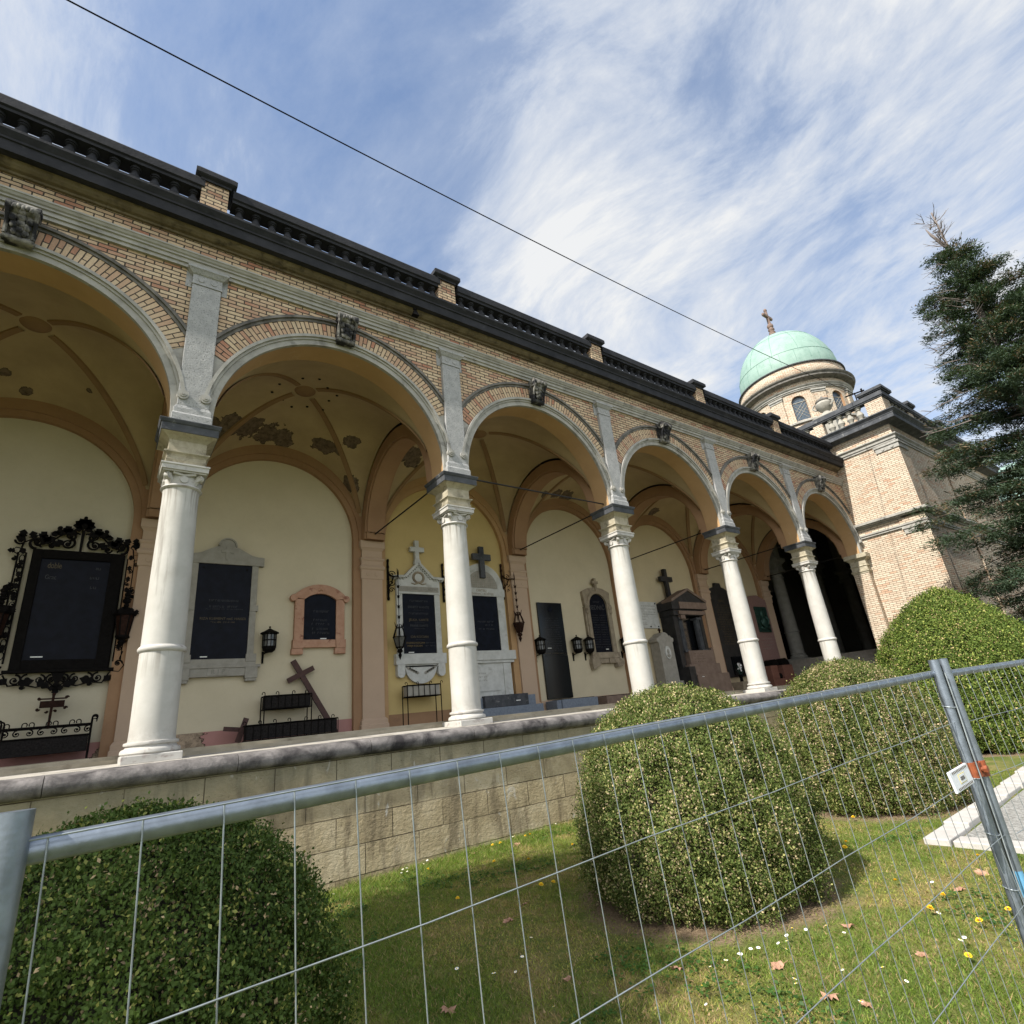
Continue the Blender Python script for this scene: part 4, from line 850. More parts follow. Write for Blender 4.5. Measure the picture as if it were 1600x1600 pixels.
# ------------------------------------------------------------------ conifers
def conifer(name, label, x, y, z0, z1, rfun, nb, per, clump, ls, seed, bare_top=0, brown=.1, lean=(0, 0), group='dark conifers by the pavilion'):
    rg = np.random.default_rng(seed); rr = random.Random(seed)
    t_ = thing(name, label, 'tree', (x, y, z0), group)
    ax = lambda z: (x + lean[0] * (z - z0), y + lean[1] * (z - z0))
    m = MB(); m.tube([(*ax(z0 + (z1 - z0) * k / 14), z0 - .2 + (z1 - z0 + .2) * k / 14) for k in range(15)], [max(.03, .34 * (1 - k / 14.6)) for k in range(15)], 9)
    if bare_top:
        b0 = z1 - bare_top
        m.tube([(*ax(b0), b0), (x + lean[0] * (b0 - z0) - .02, y + .30, b0 + bare_top * .5), (x - .02, ax(z1)[1] + .38, z1 - .55)], [.09, .05, .015], 6)
    m.build('trunk', 'bark' if not bare_top else 'deadwood', t_, smooth='all')
    bm = MB(); C_ = []; Nn = []; A_ = []
    for i in range(nb):
        f = rg.random() ** .85; z = z0 + 1.2 + (z1 - z0 - 1.2 - bare_top * 1.0) * f
        a = rg.random() * 2 * PI; Lb = rfun((z - z0) / (z1 - z0)) * (.45 + .62 * rg.random() ** 1.2) * (1.0 + .18 * math.sin(3 * a + z * .9 + seed))
        c0 = ax(z); d = np.array([math.cos(a), math.sin(a), 0]); rise = .10 + .35 * f; pts = []
        for k in range(6):
            q = k / 5; pts.append((c0[0] + d[0] * Lb * q, c0[1] + d[1] * Lb * q, z + Lb * (rise * q - .42 * q * q + .16 * q ** 4) + .04 * math.sin(9 * q + i)))
        bm.tube(pts, [.035 * (1 - .8 * k / 5) for k in range(6)], 4)
        nc = max(2, int(per * Lb / rfun(.2)))
        for c in range(nc):
            q = .28 + .74 * rg.random() ** .8; k = min(4, int(q * 5)); u = q * 5 - k; p = np.array(pts[k]) * (1 - u) + np.array(pts[k + 1]) * u
            p = p + rg.normal(size=3) * np.array([.11, .11, .05]) * (.4 + Lb / 4); p[2] -= .05 * q * Lb
            C_.append(p); A_.append(d * .8 + rg.normal(size=3) * .55 + np.array([0, 0, .25]))
    bm.build('branches', 'bark', t_)
    C_ = np.array(C_); A_ = np.array(A_); n = len(C_)
    C_[:, 1] = np.minimum(C_[:, 1], -3.05); P = np.repeat(C_, clump, 0) + rg.normal(size=(n * clump, 3)) * np.array([.15, .12, .055]) - np.array([0, 0, .10]) * np.abs(rg.normal(size=(n * clump, 1))); AX = np.repeat(A_, clump, 0) + rg.normal(size=(n * clump, 3)) * .35
    NN = np.tile(np.array([0, 0, 1.]), (n * clump, 1)); u = rg.random(n * clump); cl = np.repeat(rg.random(n), clump)
    g0, g1 = np.array((.018, .036, .024)), np.array((.078, .112, .062)); col = g0 + (g1 - g0) * (cl * .55 + u * .5)[:, None]
    br = cl > 1 - brown; col[br] = np.array((.13, .095, .055)) * (.6 + .8 * rg.random(br.sum()))[:, None]
    leafset('crown', 'needle', P, NN, ls * (.5 + .9 * rg.random(n * clump)), col.astype('f'), .24, .6, t_, (x, y, z0), AX)
    if bare_top:
        tw = MB()
        for i in range(46):
            z = z1 - bare_top * 1.35 + bare_top * 1.3 * rr.random(); a = rr.random() * 2 * PI; Lb = (z1 - z) * .14 + .10 + .30 * rr.random(); s = .38 * max(0, (z - z1 + bare_top) / bare_top) * (i % 2)
            c0 = ax(z); pts = [(c0[0] + math.cos(a) * Lb * q, c0[1] + s + math.sin(a) * Lb * q, z + Lb * (.15 * q + .55 * q * q)) for q in (0, .35, .7, 1)]
            tw.tube(pts, [.022, .016, .011, .005], 4)
            for j in range(2): p = pts[1 + j]; b_ = a + rr.uniform(-1, 1); tw.tube([p, (p[0] + math.cos(b_) * .22, p[1] + math.sin(b_) * .22, p[2] + .16)], [.01, .004], 4)
        for i in range(26):             # dead twigs sticking out of the sunny side
            z = z0 + (z1 - z0) * (.50 + .38 * rr.random()); a = rr.uniform(PI * .3, PI * 1.1); Lb = min(rfun((z - z0) / (z1 - z0)) * rr.uniform(.95, 1.2), (-3.1 + 6.89) / max(.2, math.sin(a))) + .15; c0 = ax(z)
            pts = [(c0[0] + math.cos(a) * Lb * q, c0[1] + math.sin(a) * Lb * q, z + Lb * (.12 * q - .2 * q * q) + .05 * math.sin(8 * q + i)) for q in (.5, .7, .85, 1)]
            tw.tube(pts, [.025, .018, .012, .005], 4)
            for j in (1, 2, 2): p = pts[j]; b_ = a + rr.uniform(-.9, .9); tw.tube([p, (p[0] + math.cos(b_) * .4, p[1] + math.sin(b_) * .4, p[2] + rr.uniform(-.05, .3))], [.011, .004], 4)
        tw.build('bare_branches', 'deadwood', t_)
    return t_
conifer('conifer', 'tall dark conifer with bare grey twin tips beside the pavilion', 29.6, -6.89, GZ(29.6), 17.5, lambda f: .14 + 6.0 * (1 - f) ** 1.07, 330, 46, 40, .125, 21, 1.9, .10)
conifer('conifer', 'dense broad-topped dark conifer at the right edge behind the bare-tipped one', 31., -8.45, GZ(30), 14.0, lambda f: .75 + 4.4 * (1 - f) ** .75, 420, 36, 40, .125, 33, 0, .16)
# ------------------------------------------------------------------ memorials on the back wall (front surfaces face -y)
def spiral(cx, cz, r0, turns, a0, sgn, n=18, y=4.5):
    return [(cx + r0 * (1 - .85 * k / n) * math.cos(a0 + sgn * 2 * PI * turns * k / n), y, cz + r0 * (1 - .85 * k / n) * math.sin(a0 + sgn * 2 * PI * turns * k / n)) for k in range(n + 1)]
def scroll(m, x, z, r, sgn, a0=0., turns=1.35, t=.016, y=4.5):
    t *= 1.35
    p = spiral(x, z, r, turns, a0, sgn, 20, y); m.tube(p, [t * (1 - .5 * k / 20) for k in range(21)], 5); m.ball(p[-1][0], y, p[-1][2], t * 1.7, t * 1.2, t * 1.7, 8, 5)
def leaf(m, x, z, a, L_, w, y=4.5):
    L_ *= 1.2; w *= 1.55
    c, s = math.cos(a), math.sin(a); P = lambda u, v: (x + c * u - s * v, z + s * u + c * v)
    m.prism([P(0, 0), P(L_ * .3, w * .5), P(L_ * .42, w * .28), P(L_ * .62, w * .45), P(L_, 0), P(L_ * .62, -w * .45), P(L_ * .42, -w * .28), P(L_ * .3, -w * .5)], y - .018, y + .008)

# 1: black slab in an ornate iron frame
m1 = thing('framed_plaque', 'large black plaque in an ornate scrolled wrought iron frame, leftmost on the wall', 'plaque', (3.68, 4.6, 1.3))
m = MB(); m.box(2.94, 4.46, 4.54, YW, 1.68, 4.04)
f = m.build('backing', 'iron', m1, bevel=.01)
m = MB(); m.box(2.94, 3.10, 4.47, 4.54, 1.68, 4.04); m.box(4.22, 4.44, 4.47, 4.54, 1.68, 4.04); m.box(3.10, 4.22, 4.47, 4.54, 3.86, 4.04); m.box(3.10, 4.22, 4.47, 4.54, 1.68, 1.86); m.box(2.86, 4.54, 4.44, 4.54, 1.62, 1.68); m.build('frame', 'iron', m1, bevel=.008)
m = MB(); m.box(3.10, 4.22, 4.52, 4.54, 1.86, 3.86); m.build('panel', 'slate', m1)
m = MB(); m.box(3.22, 3.40, 4.515, 4.522, 1.91, 1.932); m.build('label_plate', 'plate', m1)
text(m1, 'doble', 3.32, 3.72, 4.517, .17, 'dimgold', space=.95, sx=.62, depth=.001); text(m1, 'Grac', 3.29, 3.48, 4.517, .13, 'dimwhite', sx=.7, depth=.001)
scribble(m1, 3.9, 4.1, [3.70, 3.5, 3.3], 4.52, .05, 'dimwhite', seed=2)
m = MB()
for s in (-1, 1):
    X = lambda d: 3.68 + s * d
    for d in (.83, .95): m.tube([(X(d), 4.50, 1.8), (X(d), 4.5, 3.95)], .017, 5)
    for k in range(7): scroll(m, X(.89), 2.05 + .27 * k, .055, s if k % 2 else -s, PI / 2, 1.3, .013)
    for k in (0, 2, 4, 6): scroll(m, X(1.0), 2.2 + .27 * k, .05, s, PI / 2, 1.2, .012)
    for k in range(9):
        z = 1.95 + .235 * k; m.tube([(X(.88 + .04 * math.cos(t)), 4.5, z + .07 * math.sin(t)) for t in [2 * PI * j / 10 for j in range(11)]], .011, 4); leaf(m, X(.88), z + .09, PI / 2, .1, .06)
    scroll(m, X(.98), 3.25, .08, s, PI / 2); scroll(m, X(1.0), 3.12, .06, -s, -PI / 2)
    # lower corner scrolls
    m.tube([(X(.80), 4.5, 1.62), (X(.95), 4.5, 1.60), (X(1.02), 4.5, 1.72), (X(.93), 4.5, 1.86), (X(.97), 4.5, 2.0)], .016, 5); scroll(m, X(.92), 1.76, .07, s, 0)
    # upper corners
    scroll(m, X(.70), 4.17, .13, s, -PI / 2, 1.4, .022); scroll(m, X(.95), 4.20, .09, -s, PI, 1.2, .016); m.tube([(X(.62), 4.5, 4.08), (X(.78), 4.5, 4.24), (X(.90), 4.5, 4.16), (X(.93), 4.5, 3.95)], .018, 5)
    m.tube([(X(.85), 4.5, 4.02), (X(1.0), 4.5, 4.05), (X(1.05), 4.5, 3.97), (X(.93), 4.5, 3.90)], .013, 5)
    for a, d, z in ((1.2, .75, 4.25), (2.2, .68, 4.28), (.3, .88, 4.22), (1.7, .95, 4.26)): leaf(m, X(d), z, a if s > 0 else PI - a, .14, .10)
    leaf(m, X(1.0), 3.98, 0 if s > 0 else PI, .10, .07)
    # crest
    scroll(m, X(.22), 4.20, .13, s, PI / 2, 1.5, .020); scroll(m, X(.20), 4.36, .10, -s, -PI / 2, 1.4, .018)
    m.tube([(X(.04), 4.5, 4.42), (X(.2), 4.5, 4.46), (X(.36), 4.5, 4.36), (X(.5), 4.5, 4.2), (X(.62), 4.5, 4.14)], .017, 5); scroll(m, X(.46), 4.12, .07, -s, 0, 1.3, .014)
    for a, d, z, l in ((.2, .08, 4.42, .22), (.9, .2, 4.44, .14), (-.2, .25, 4.46, .18), (-.5, .42, 4.30, .22), (.6, .5, 4.22, .16), (-.7, .3, 4.25, .16), (1.4, .44, 4.33, .10)): leaf(m, X(d), z, a if s > 0 else PI - a, l, .11)
    scroll(m, X(.38), 4.52, .045, s, -PI / 2, 1.2, .015)
    # bottom tracery
    for d, r in ((.62, .10), (.45, .10), (.26, .09), (.10, .08)): scroll(m, X(d), 1.50, r, s if d in (.62, .26) else -s, PI / 2, 1.35, .014)
    m.tube([(X(.80), 4.5, 1.60), (X(.70), 4.5, 1.40), (X(.5), 4.5, 1.42), (X(.3), 4.5, 1.36), (X(.1), 4.5, 1.42), (X(0), 4.5, 1.34)], .015, 5)
    leaf(m, X(.56), 1.42, 2.8 if s > 0 else .3, .2, .1); leaf(m, X(.3), 1.46, 3.6 if s > 0 else -.5, .2, .1); scroll(m, X(.5), 1.37, .04, s, 0, 1., .012)
    m.prism([(X(.78) - .06, 1.42), (X(.78) + .06, 1.43), (X(.78) + .06, 1.54), (X(.78) - .06, 1.53)], 4.49, 4.52)
m.prism([(3.66, 4.02), (3.70, 4.02), (3.71, 4.5), (3.65, 4.5)], 4.48, 4.52); m.prism([(3.56, 1.64), (3.80, 1.64), (3.70, 1.40), (3.66, 1.40)], 4.48, 4.52)
for a in range(7): leaf(m, 3.68, 4.60, PI * (a / 6) if a not in () else 0, .16, .11)
for a in (-.5, -2.64): leaf(m, 3.68, 4.58, a, .14, .09)
for a in (0, PI, PI / 2, -PI / 2): leaf(m, 3.68, 1.33, a, .10, .08)
m.ball(3.68, 4.5, 4.79, .035); m.ball(3.68, 4.49, 4.60, .06, .04, .06)
m.build('iron_scrollwork', 'iron', m1)

def big_lantern(x, label, side):
    t = thing('wall_lantern', label, 'lantern', (x, 4.45, 2.12), 'iron lanterns beside the framed plaque')
    m = MB(); m.lathe(x, 4.38, [(.02, 2.88), (.10, 2.86), (.17, 2.79), (.20, 2.72), (.19, 2.70), (.15, 2.70)], 6); m.build('roof', 'iron', t)
    m = MB(); m.lathe(x, 4.38, [(.15, 2.70), (.10, 2.30)], 6); m.build('panes', 'rust', t)
    m = MB()
    for k in range(6): a = PI * k / 3; m.cyl((x + .155 * math.cos(a), 4.38 + .155 * math.sin(a), 2.70), (x + .10 * math.cos(a), 4.38 + .10 * math.sin(a), 2.29), .013, 5); leaf(m, x + .19 * math.cos(a), 2.72, PI / 2, .1, .06, 4.38 + .19 * math.sin(a))
    m.lathe(x, 4.38, [(.12, 2.30), (.12, 2.26), (.05, 2.20), (.07, 2.16), (.01, 2.08)], 6)
    for z, r in ((2.92, .05), (3.0, .07), (3.08, .05), (3.15, .06), (3.21, .035)): m.ball(x, 4.38, z, r, r, .05, 8, 5)
    m.tube([(x, 4.38, 2.24), (x + side * .12, 4.42, 2.26), (x + side * .2, 4.5, 2.4), (x + side * .18, 4.6, 2.62)], .016, 5)
    m.build('frame', 'iron', t); return t
big_lantern(4.60, 'black iron lantern right of the ornate iron frame', 1)
big_lantern(2.66, 'black iron lantern at the photo\'s left edge, left of the ornate iron frame', -1)

def hook(m, x, y, z, s, r=.035, t=.009):
    m.tube([(x, y, z)] + [(x + s * (r - r * math.cos(a)), y, z + .05 + r * math.sin(a)) for a in [PI * 1.25 * k / 8 for k in range(9)]], t, 5)
pl = thing('iron_flower_stand', 'low black iron trough with curled rails and a small sign post, below the ornate frame', 'flower stand', (3.7, 4.2, 0))
m = MB()
for y in (3.98, 4.42):
    m.tube([(3.06, y, .62), (4.32, y, .62)], .016, 6); m.tube([(3.06, y, .44), (4.32, y, .44)], .012, 6)
    for k in range(8):
        x = 3.12 + .165 * k
        if y < 4.2: scroll(m, x, .53, .06, 1 if k % 2 else -1, PI / 2, 1.2, .009, y); hook(m, x + .05, y, .62, 1 if k % 2 else -1)
for x in (3.06, 4.32):
    for y in (3.98, 4.42): m.tube([(x, y, .70), (x, y, .03), (x + (.06 if x > 3.5 else -.06), y, .012)], .018, 6); hook(m, x, y, .68, 1 if x > 3.5 else -1, .04, .014)
    m.tube([(x, 3.98, .6), (x, 4.42, .6)], .014, 6)
m.build('rail_frame', 'iron', pl)
m = MB(); m.box(3.08, 4.30, 4.0, 4.40, .16, .42); m.build('tub', 'soil', pl)
m = MB(); m.cyl((3.68, 4.35, .6), (3.68, 4.35, 1.2), .022, 6); m.ball(3.68, 4.35, 1.2, .03); m.box(3.50, 3.86, 4.33, 4.37, .97, 1.09); m.box(3.50, 3.88, 4.335, 4.365, 1.115, 1.14)
for s in (-1, 1): scroll(m, 3.68 + s * .20, 1.14, .035, s, 0, 1.1, .008, 4.35); scroll(m, 3.68 + s * .2, .95, .035, s, 0, 1.1, .008, 4.35); scroll(m, 3.68 + s * .06, .90, .03, -s, PI, 1.1, .007, 4.35)
m.build('sign_post', 'rust', pl)
m = MB(); m.box(2.2, 4.36, 3.6, 4.0, .001, .022); m.build('base_slab', 'floor', pl)

# 2: tall grey stone with cross crest
m2 = thing('wall_memorial', 'tall grey stone memorial with a cross crest and black panel, beside the nearest column', 'memorial', (6.43, 4.6, 1.3))
top = [(5.60, 3.98)] + [(7.26, 3.98), (7.26, 4.19), (7.22, 4.20), (7.12, 4.20), (6.98, 4.23), (6.80, 4.33), (6.66, 4.40), (6.60, 4.41)] + arcpts(6.43, 4.42, .17, 0, PI, 14) + [(6.26, 4.41), (6.20, 4.40), (6.06, 4.33), (5.88, 4.23), (5.74, 4.20), (5.60, 4.20)]
m = MB(); m.prism(top, 4.50, YW); m.box(5.72, 5.86, 4.52, YW, 1.80, 3.98); m.box(7.00, 7.14, 4.52, YW, 1.80, 3.98)
for x0, x1 in ((5.68, 5.86), (7.0, 7.18)): m.box(x0, x1, 4.50, YW, 2.88, 3.02); m.box(x0 - .02, x1 + .02, 4.49, YW, 1.73, 1.90)
m.box(5.66, 7.20, 4.51, YW, 1.66, 1.80); m.box(5.60, 7.30, 4.47, YW, 1.60, 1.66); m.box(5.66, 7.24, 4.50, YW, 1.42, 1.60)
for x0, x1 in ((5.62, 5.88), (6.98, 7.24)): m.box(x0, x1, 4.47, YW, 1.36, 1.60); m.box(x0 + .02, x1 - .02, 4.49, YW, 1.30, 1.36)
m.box(6.22, 6.64, 4.485, YW, 1.44, 1.60)
m.build('stone_frame', 'greystone', m2, bevel=.006)
m = MB()
for p, q in ((.17, .205),):
    m.arc(6.43, 4.42, p, q, 0, PI, 4.475, 4.60, 20)
m.prism([(6.405, 4.08), (6.455, 4.08), (6.47, 4.26), (6.56, 4.25), (6.56, 4.33), (6.47, 4.33), (6.465, 4.40), (6.395, 4.40), (6.39, 4.33), (6.30, 4.33), (6.30, 4.25), (6.39, 4.26)], 4.48, 4.51); m.build('cross', 'greystone', m2)
m = MB(); m.box(5.86, 7.00, 4.545, YW, 1.80, 3.98); m.build('panel', 'slate', m2)
m = MB()
for x in (5.97, 6.89): m.cyl((x, 4.54, 3.88), (x, 4.546, 3.88), .025, 10)
m.build('bolt', 'iron', m2)
text(m2, 'RIZA KLEMENT rođ. HAISER', 6.46, 2.70, 4.544, .078, 'dimgold'); text(m2, '* 3. II. 1894.  † 21. III. 1969.', 6.46, 2.62, 4.544, .045, 'dimgold')
scribble(m2, 6.12, 6.78, [3.12, 2.98], 4.545, .045, 'dimwhite', seed=4); scribble(m2, 6.0, 6.95, [2.92], 4.545, .02, 'dimwhite', seed=5)
text(m2, 'R I P', 6.43, 1.52, 4.483, .13, 'engrave', space=1.1)
m = MB(); m.box(6.06, 6.20, 4.538, 4.546, 1.845, 1.868); m.build('label_plate', 'plate', m2)

def wall_lantern(x, z, label, group=None, first=True):
    "round lantern with barred panes, a flat roof and a bracket at its foot; built once, then copied"
    t = thing('wall_lantern', label, 'lantern', (x, 4.42, z), group)
    m = MB(); m.lathe(x, 4.42, [(.02, z + .56), (.05, z + .54), (.12, z + .50), (.20, z + .46), (.21, z + .44), (.16, z + .44)], 12); m.ball(x, 4.42, z + .59, .025); m.build('roof', 'iron', t)
    m = MB(); m.lathe(x, 4.42, [(.142, z + .44), (.142, z + .12)], 12); m.build('panes', 'glass', t)
    m = MB()
    for k in range(12): a = 2 * PI * k / 12; m.cyl((x + .15 * math.cos(a), 4.42 + .15 * math.sin(a), z + .44), (x + .15 * math.cos(a), 4.42 + .15 * math.sin(a), z + .12), .011, 4)
    for q in (.42, .28, .13): m.lathe(x, 4.42, [(.148, z + q - .012), (.16, z + q - .012), (.16, z + q + .012), (.148, z + q + .012)], 12)
    m.lathe(x, 4.42, [(.155, z + .12), (.14, z + .06), (.08, z + .01), (.01, z)], 12)
    m.tube([(x, 4.42, z + .02), (x - .07, 4.46, z + .0), (x - .09, 4.56, z - .02), (x - .09, 4.60, z - .18)], .018, 6); m.box(x - .11, x - .07, 4.585, 4.62, z - .22, z + .05)
    m.build('frame', 'iron', t); return t
wl = wall_lantern(7.45, 1.90, 'round black iron wall lantern alone, right of the cross crested memorial', 'round barred wall lanterns')

# 3: pink marble plaque
m3 = thing('wall_plaque', 'small pink marble plaque with a curved top and black panel', 'plaque', (8.65, 4.6, 1.86))
m = MB(); A_ = R_(48); ro, cz3 = .86, 2.77
m.prism([(8.65 + ro * math.sin(a), 2.74 + ro * math.cos(a)) for a in [-.93 + 1.86 * k / 20 for k in range(21)]] + [(8.65 + .60 * math.sin(a) * 1.0, 2.76 + .60 * math.cos(a)) for a in [.72 - 1.44 * k / 16 for k in range(17)]], 4.48, YW)
m.cyl((7.99, 4.47, 3.24), (7.99, YW, 3.24), .085, 18); m.cyl((9.31, 4.47, 3.24), (9.31, YW, 3.24), .085, 18)
m.box(8.03, 8.25, 4.51, YW, 2.21, 3.22); m.box(9.05, 9.27, 4.51, YW, 2.21, 3.22); m.box(8.25, 9.05, 4.51, YW, 2.02, 2.21)
for x0, x1 in ((8.0, 8.25), (9.05, 9.30)): m.box(x0, x1, 4.48, YW, 2.0, 2.21); m.box(x0 - .02, x1, 4.50, YW, 1.86, 2.0)
m.ball(8.65, 4.475, 3.50, .05, .02, .06); m.ball(8.60, 4.475, 3.45, .04, .02, .04); m.ball(8.70, 4.475, 3.45, .04, .02, .04)
m.build('marble_frame', 'pinkmarble', m3, bevel=.006)
m = MB(); m.prism([(8.25, 2.21), (9.05, 2.21), (9.05, 3.22)] + [(8.65 + .61 * math.sin(a), 2.755 + .61 * math.cos(a)) for a in [.70 - 1.4 * k / 12 for k in range(13)]] + [(8.25, 3.22)], 4.55, YW); m.build('panel', 'slate', m3)
m = MB()
for x in (8.31, 8.99):
    for z in (2.27, 3.17): m.cyl((x, 4.54, z), (x, 4.552, z), .018, 8)
m.build('bolt', 'iron', m3)
m = MB(); m.box(8.67, 8.82, 4.542, 4.55, 2.225, 2.25); m.build('label_plate', 'plate', m3); scribble(m3, 8.45, 8.88, [2.92, 2.70, 2.60, 2.48, 2.38], 4.55, .05, 'dimwhite', seed=6)

wc = thing('wooden_cross', 'dark red wooden cross leaning against the yellow wall behind the black trough', 'cross', (8.8, 4.3, .0))
def bar(m, p, q, w, y0, y1):
    (x0, z0), (x1, z1) = p, q; l = math.hypot(x1 - x0, z1 - z0); nx, nz = -(z1 - z0) / l * w / 2, (x1 - x0) / l * w / 2
    vs = [(x0 + nx, y0[0], z0 + nz), (x0 - nx, y0[0], z0 - nz), (x1 - nx, y0[1], z1 - nz), (x1 + nx, y0[1], z1 + nz)]
    m.add(vs + [(x, y + y1, z) for x, y, z in vs], [(0, 1, 2, 3), (7, 6, 5, 4), (0, 4, 5, 1), (1, 5, 6, 2), (2, 6, 7, 3), (3, 7, 4, 0)])
m = MB(); bar(m, (8.99, .02), (8.03, 1.72), .12, (4.26, 4.50), .06); m.build('upright', 'wood', wc)
m = MB(); bar(m, (7.915, 1.25), (8.50, 1.53), .12, (4.445, 4.445), .07); m.build('crossbar', 'wood', wc)

def trough(name, label, x0, x1, y0, y1, z0, z1, legs, mat='soil', curved=False, loc=None, cat='flower stand'):
    t = thing(name, label, cat, ((x0 + x1) / 2, (y0 + y1) / 2, 0)); m = MB()
    for z in (z1, z0):
        m.tube([(x0, y0, z), (x1, y0, z), (x1, y1, z), (x0, y1, z), (x0, y0, z)], .014, 5)
    n = max(6, int((x1 - x0) / .14))
    for k in range(n + 1):
        x = x0 + (x1 - x0) * k / n; m.cyl((x, y0, z0), (x, y0, z1), .009, 4)
        if k % 2 == 0: hook(m, x, y0, z1, -1 if k < n / 2 else 1, .03, .009)
    m.build('rail_frame', 'iron', t)
    if legs:
        for x in (x0, x1):
            for y in (y0, y1): l = MB(); l.tube([(x, y, z1), (x, y, 0.005)], .013, 6); l.build('leg', 'iron', t)
    m = MB(); h = z1 - (z1 - z0) * .06
    m.box(x0 + .02, x1 - .02, y0 + .02, y1 - .02, z0 + .02, h); m.build('tub', mat, t)
    return t
trough('iron_flower_stand', 'black iron trough on four thin legs, behind the lower one under the pink plaque', 7.35, 8.37, 4.12, 4.45, .64, .92, True)
lt = trough('iron_flower_stand', 'long low black iron trough lying on the floor in front of the leaning cross', 6.96, 8.92, 3.92, 4.22, .02, .33, False)
pk = thing('broken_plank', 'short dark broken boards propped against the left end of the low trough', 'board', (6.85, 4.3, 0))
m = MB(); bar(m, (6.88, .02), (7.04, .50), .11, (4.24, 4.30), .035); bar(m, (6.60, .32), (6.98, .27), .09, (4.30, 4.33), .035); m.build('boards', 'wood', pk)

# 4: white temple memorial
m4 = thing('wall_memorial', 'white stone memorial with a gable, wreath and pale cross on its top', 'memorial', (11.4, 4.6, 1.22))
m = MB(); m.prism([(10.74, 3.47), (12.10, 3.47), (12.10, 3.98), (11.76, 4.0), (11.42, 4.32), (11.08, 4.0), (10.74, 3.98)], 4.50, YW)
m.box(10.74, 10.91, 4.52, YW, 1.81, 3.47); m.box(11.92, 12.09, 4.52, YW, 1.81, 3.47); m.box(10.65, 12.18, 4.46, YW, 1.53, 1.81); m.box(10.72, 12.11, 4.52, YW, 1.45, 1.53)
for x in (10.80, 12.02): m.prism([(x - .11, 1.53), (x - .11, 1.30)] + arcpts(x, 1.30, .11, PI, 2 * PI, 10) + [(x + .11, 1.53)], 4.47, YW)
m.prism([(10.93, 1.5)] + arcpts(11.41, 1.5, .48, PI, 2 * PI, 18)[1:-1] + [(11.89, 1.5)], 4.52, YW)
m.build('stone_frame', 'marble', m4, bevel=.005)
m = MB()
for pts in ([(10.62, 3.93), (10.98, 3.95), (11.42, 4.38), (11.86, 3.95), (12.22, 3.93)],):
    for p, q in zip(pts[:-1], pts[1:]):
        bar(m, p, q, .07, (4.42, 4.42), .2)
        L_ = math.hypot(q[0] - p[0], q[1] - p[1]); n = int(L_ / .075)
        for k in range(n):
            t = (k + .5) / n; x = p[0] + (q[0] - p[0]) * t; z = p[1] + (q[1] - p[1]) * t; dx, dz = (q[0] - p[0]) / L_, (q[1] - p[1]) / L_
            bar(m, (x + dz * .05 - dx * .016, z - dx * .05 - dz * .016), (x + dz * .05 + dx * .016, z - dx * .05 + dz * .016), .06, (4.45, 4.45), .1)
m.build('dentil_cornice', 'marble', m4)
m = MB(); m.prism([(11.30, 4.34), (11.52, 4.34), (11.50, 4.44), (11.46, 4.5), (11.46, 4.72), (11.63, 4.72), (11.63, 4.86), (11.46, 4.86), (11.46, 5.06), (11.33, 5.06), (11.33, 4.86), (11.18, 4.86), (11.18, 4.72), (11.33, 4.72), (11.33, 4.5), (11.31, 4.44)], 4.46, 4.58); m.build('cross', 'marble', m4, bevel=.006)
m = MB()
for k in range(22):
    a = 2 * PI * k / 22; m.ball(11.42 + .16 * math.cos(a), 4.49, 3.95 + .15 * math.sin(a), .045, .025, .035, 7, 5)
for s in (-1, 1): m.tube([(11.42, 4.49, 3.80), (11.42 + s * .12, 4.49, 3.75), (11.42 + s * .24, 4.49, 3.78)], [.03, .022, .01], 5)
m.build('wreath', 'tanstone', m4)
m = MB(); m.box(10.80, 12.05, 4.492, 4.50, 3.53, 3.68); m.build('name_band', 'greystone', m4)
text(m4, 'OBITELJ KANTE KOVAČEVIĆ', 11.425, 3.605, 4.489, .105, 'trim', space=.92)
m = MB(); m.box(10.91, 11.92, 4.55, YW, 1.81, 3.47); m.build('panel', 'slate', m4)
for s, z, c, h in (('ERNEST KANTE', 3.10, 'dimwhite', .095), ('JELKA  KANTE', 2.74, 'dimgold', .095), ('FRANE KANTE', 2.58, 'dimwhite', .085), ('IDA KOCIAN', 2.27, 'dimgold', .095)): text(m4, s, 11.41, z, 4.549, h, c)
text(m4, 'ZDENKO KOCIAN', 11.28, 2.105, 4.549, .068, 'gold'); text(m4, 'MIRJA KOCIAN', 11.26, 2.025, 4.549, .068, 'gold')
scribble(m4, 11.58, 11.88, [2.105, 2.025], 4.55, .028, 'dimwhite', seed=9, jitter=.05); scribble(m4, 11.1, 11.75, [3.28, 2.92], 4.55, .05, 'dimwhite', seed=10); scribble(m4, 11.25, 11.6, [3.02, 2.66, 2.50, 2.2], 4.55, .02, 'dimwhite', seed=12)
m = MB(); m.box(11.06, 11.22, 4.542, 4.55, 1.84, 1.865); m.build('label_plate', 'plate', m4)
m = MB()
for s in (-1, 1):
    for k in range(5): leaf(m, 11.41 + s * (.08 + .06 * k), 1.28 + .03 * k, (0.5 if s > 0 else PI - .5), .12, .05, 4.515)
m.build('laurel_relief', 'greystone', m4)

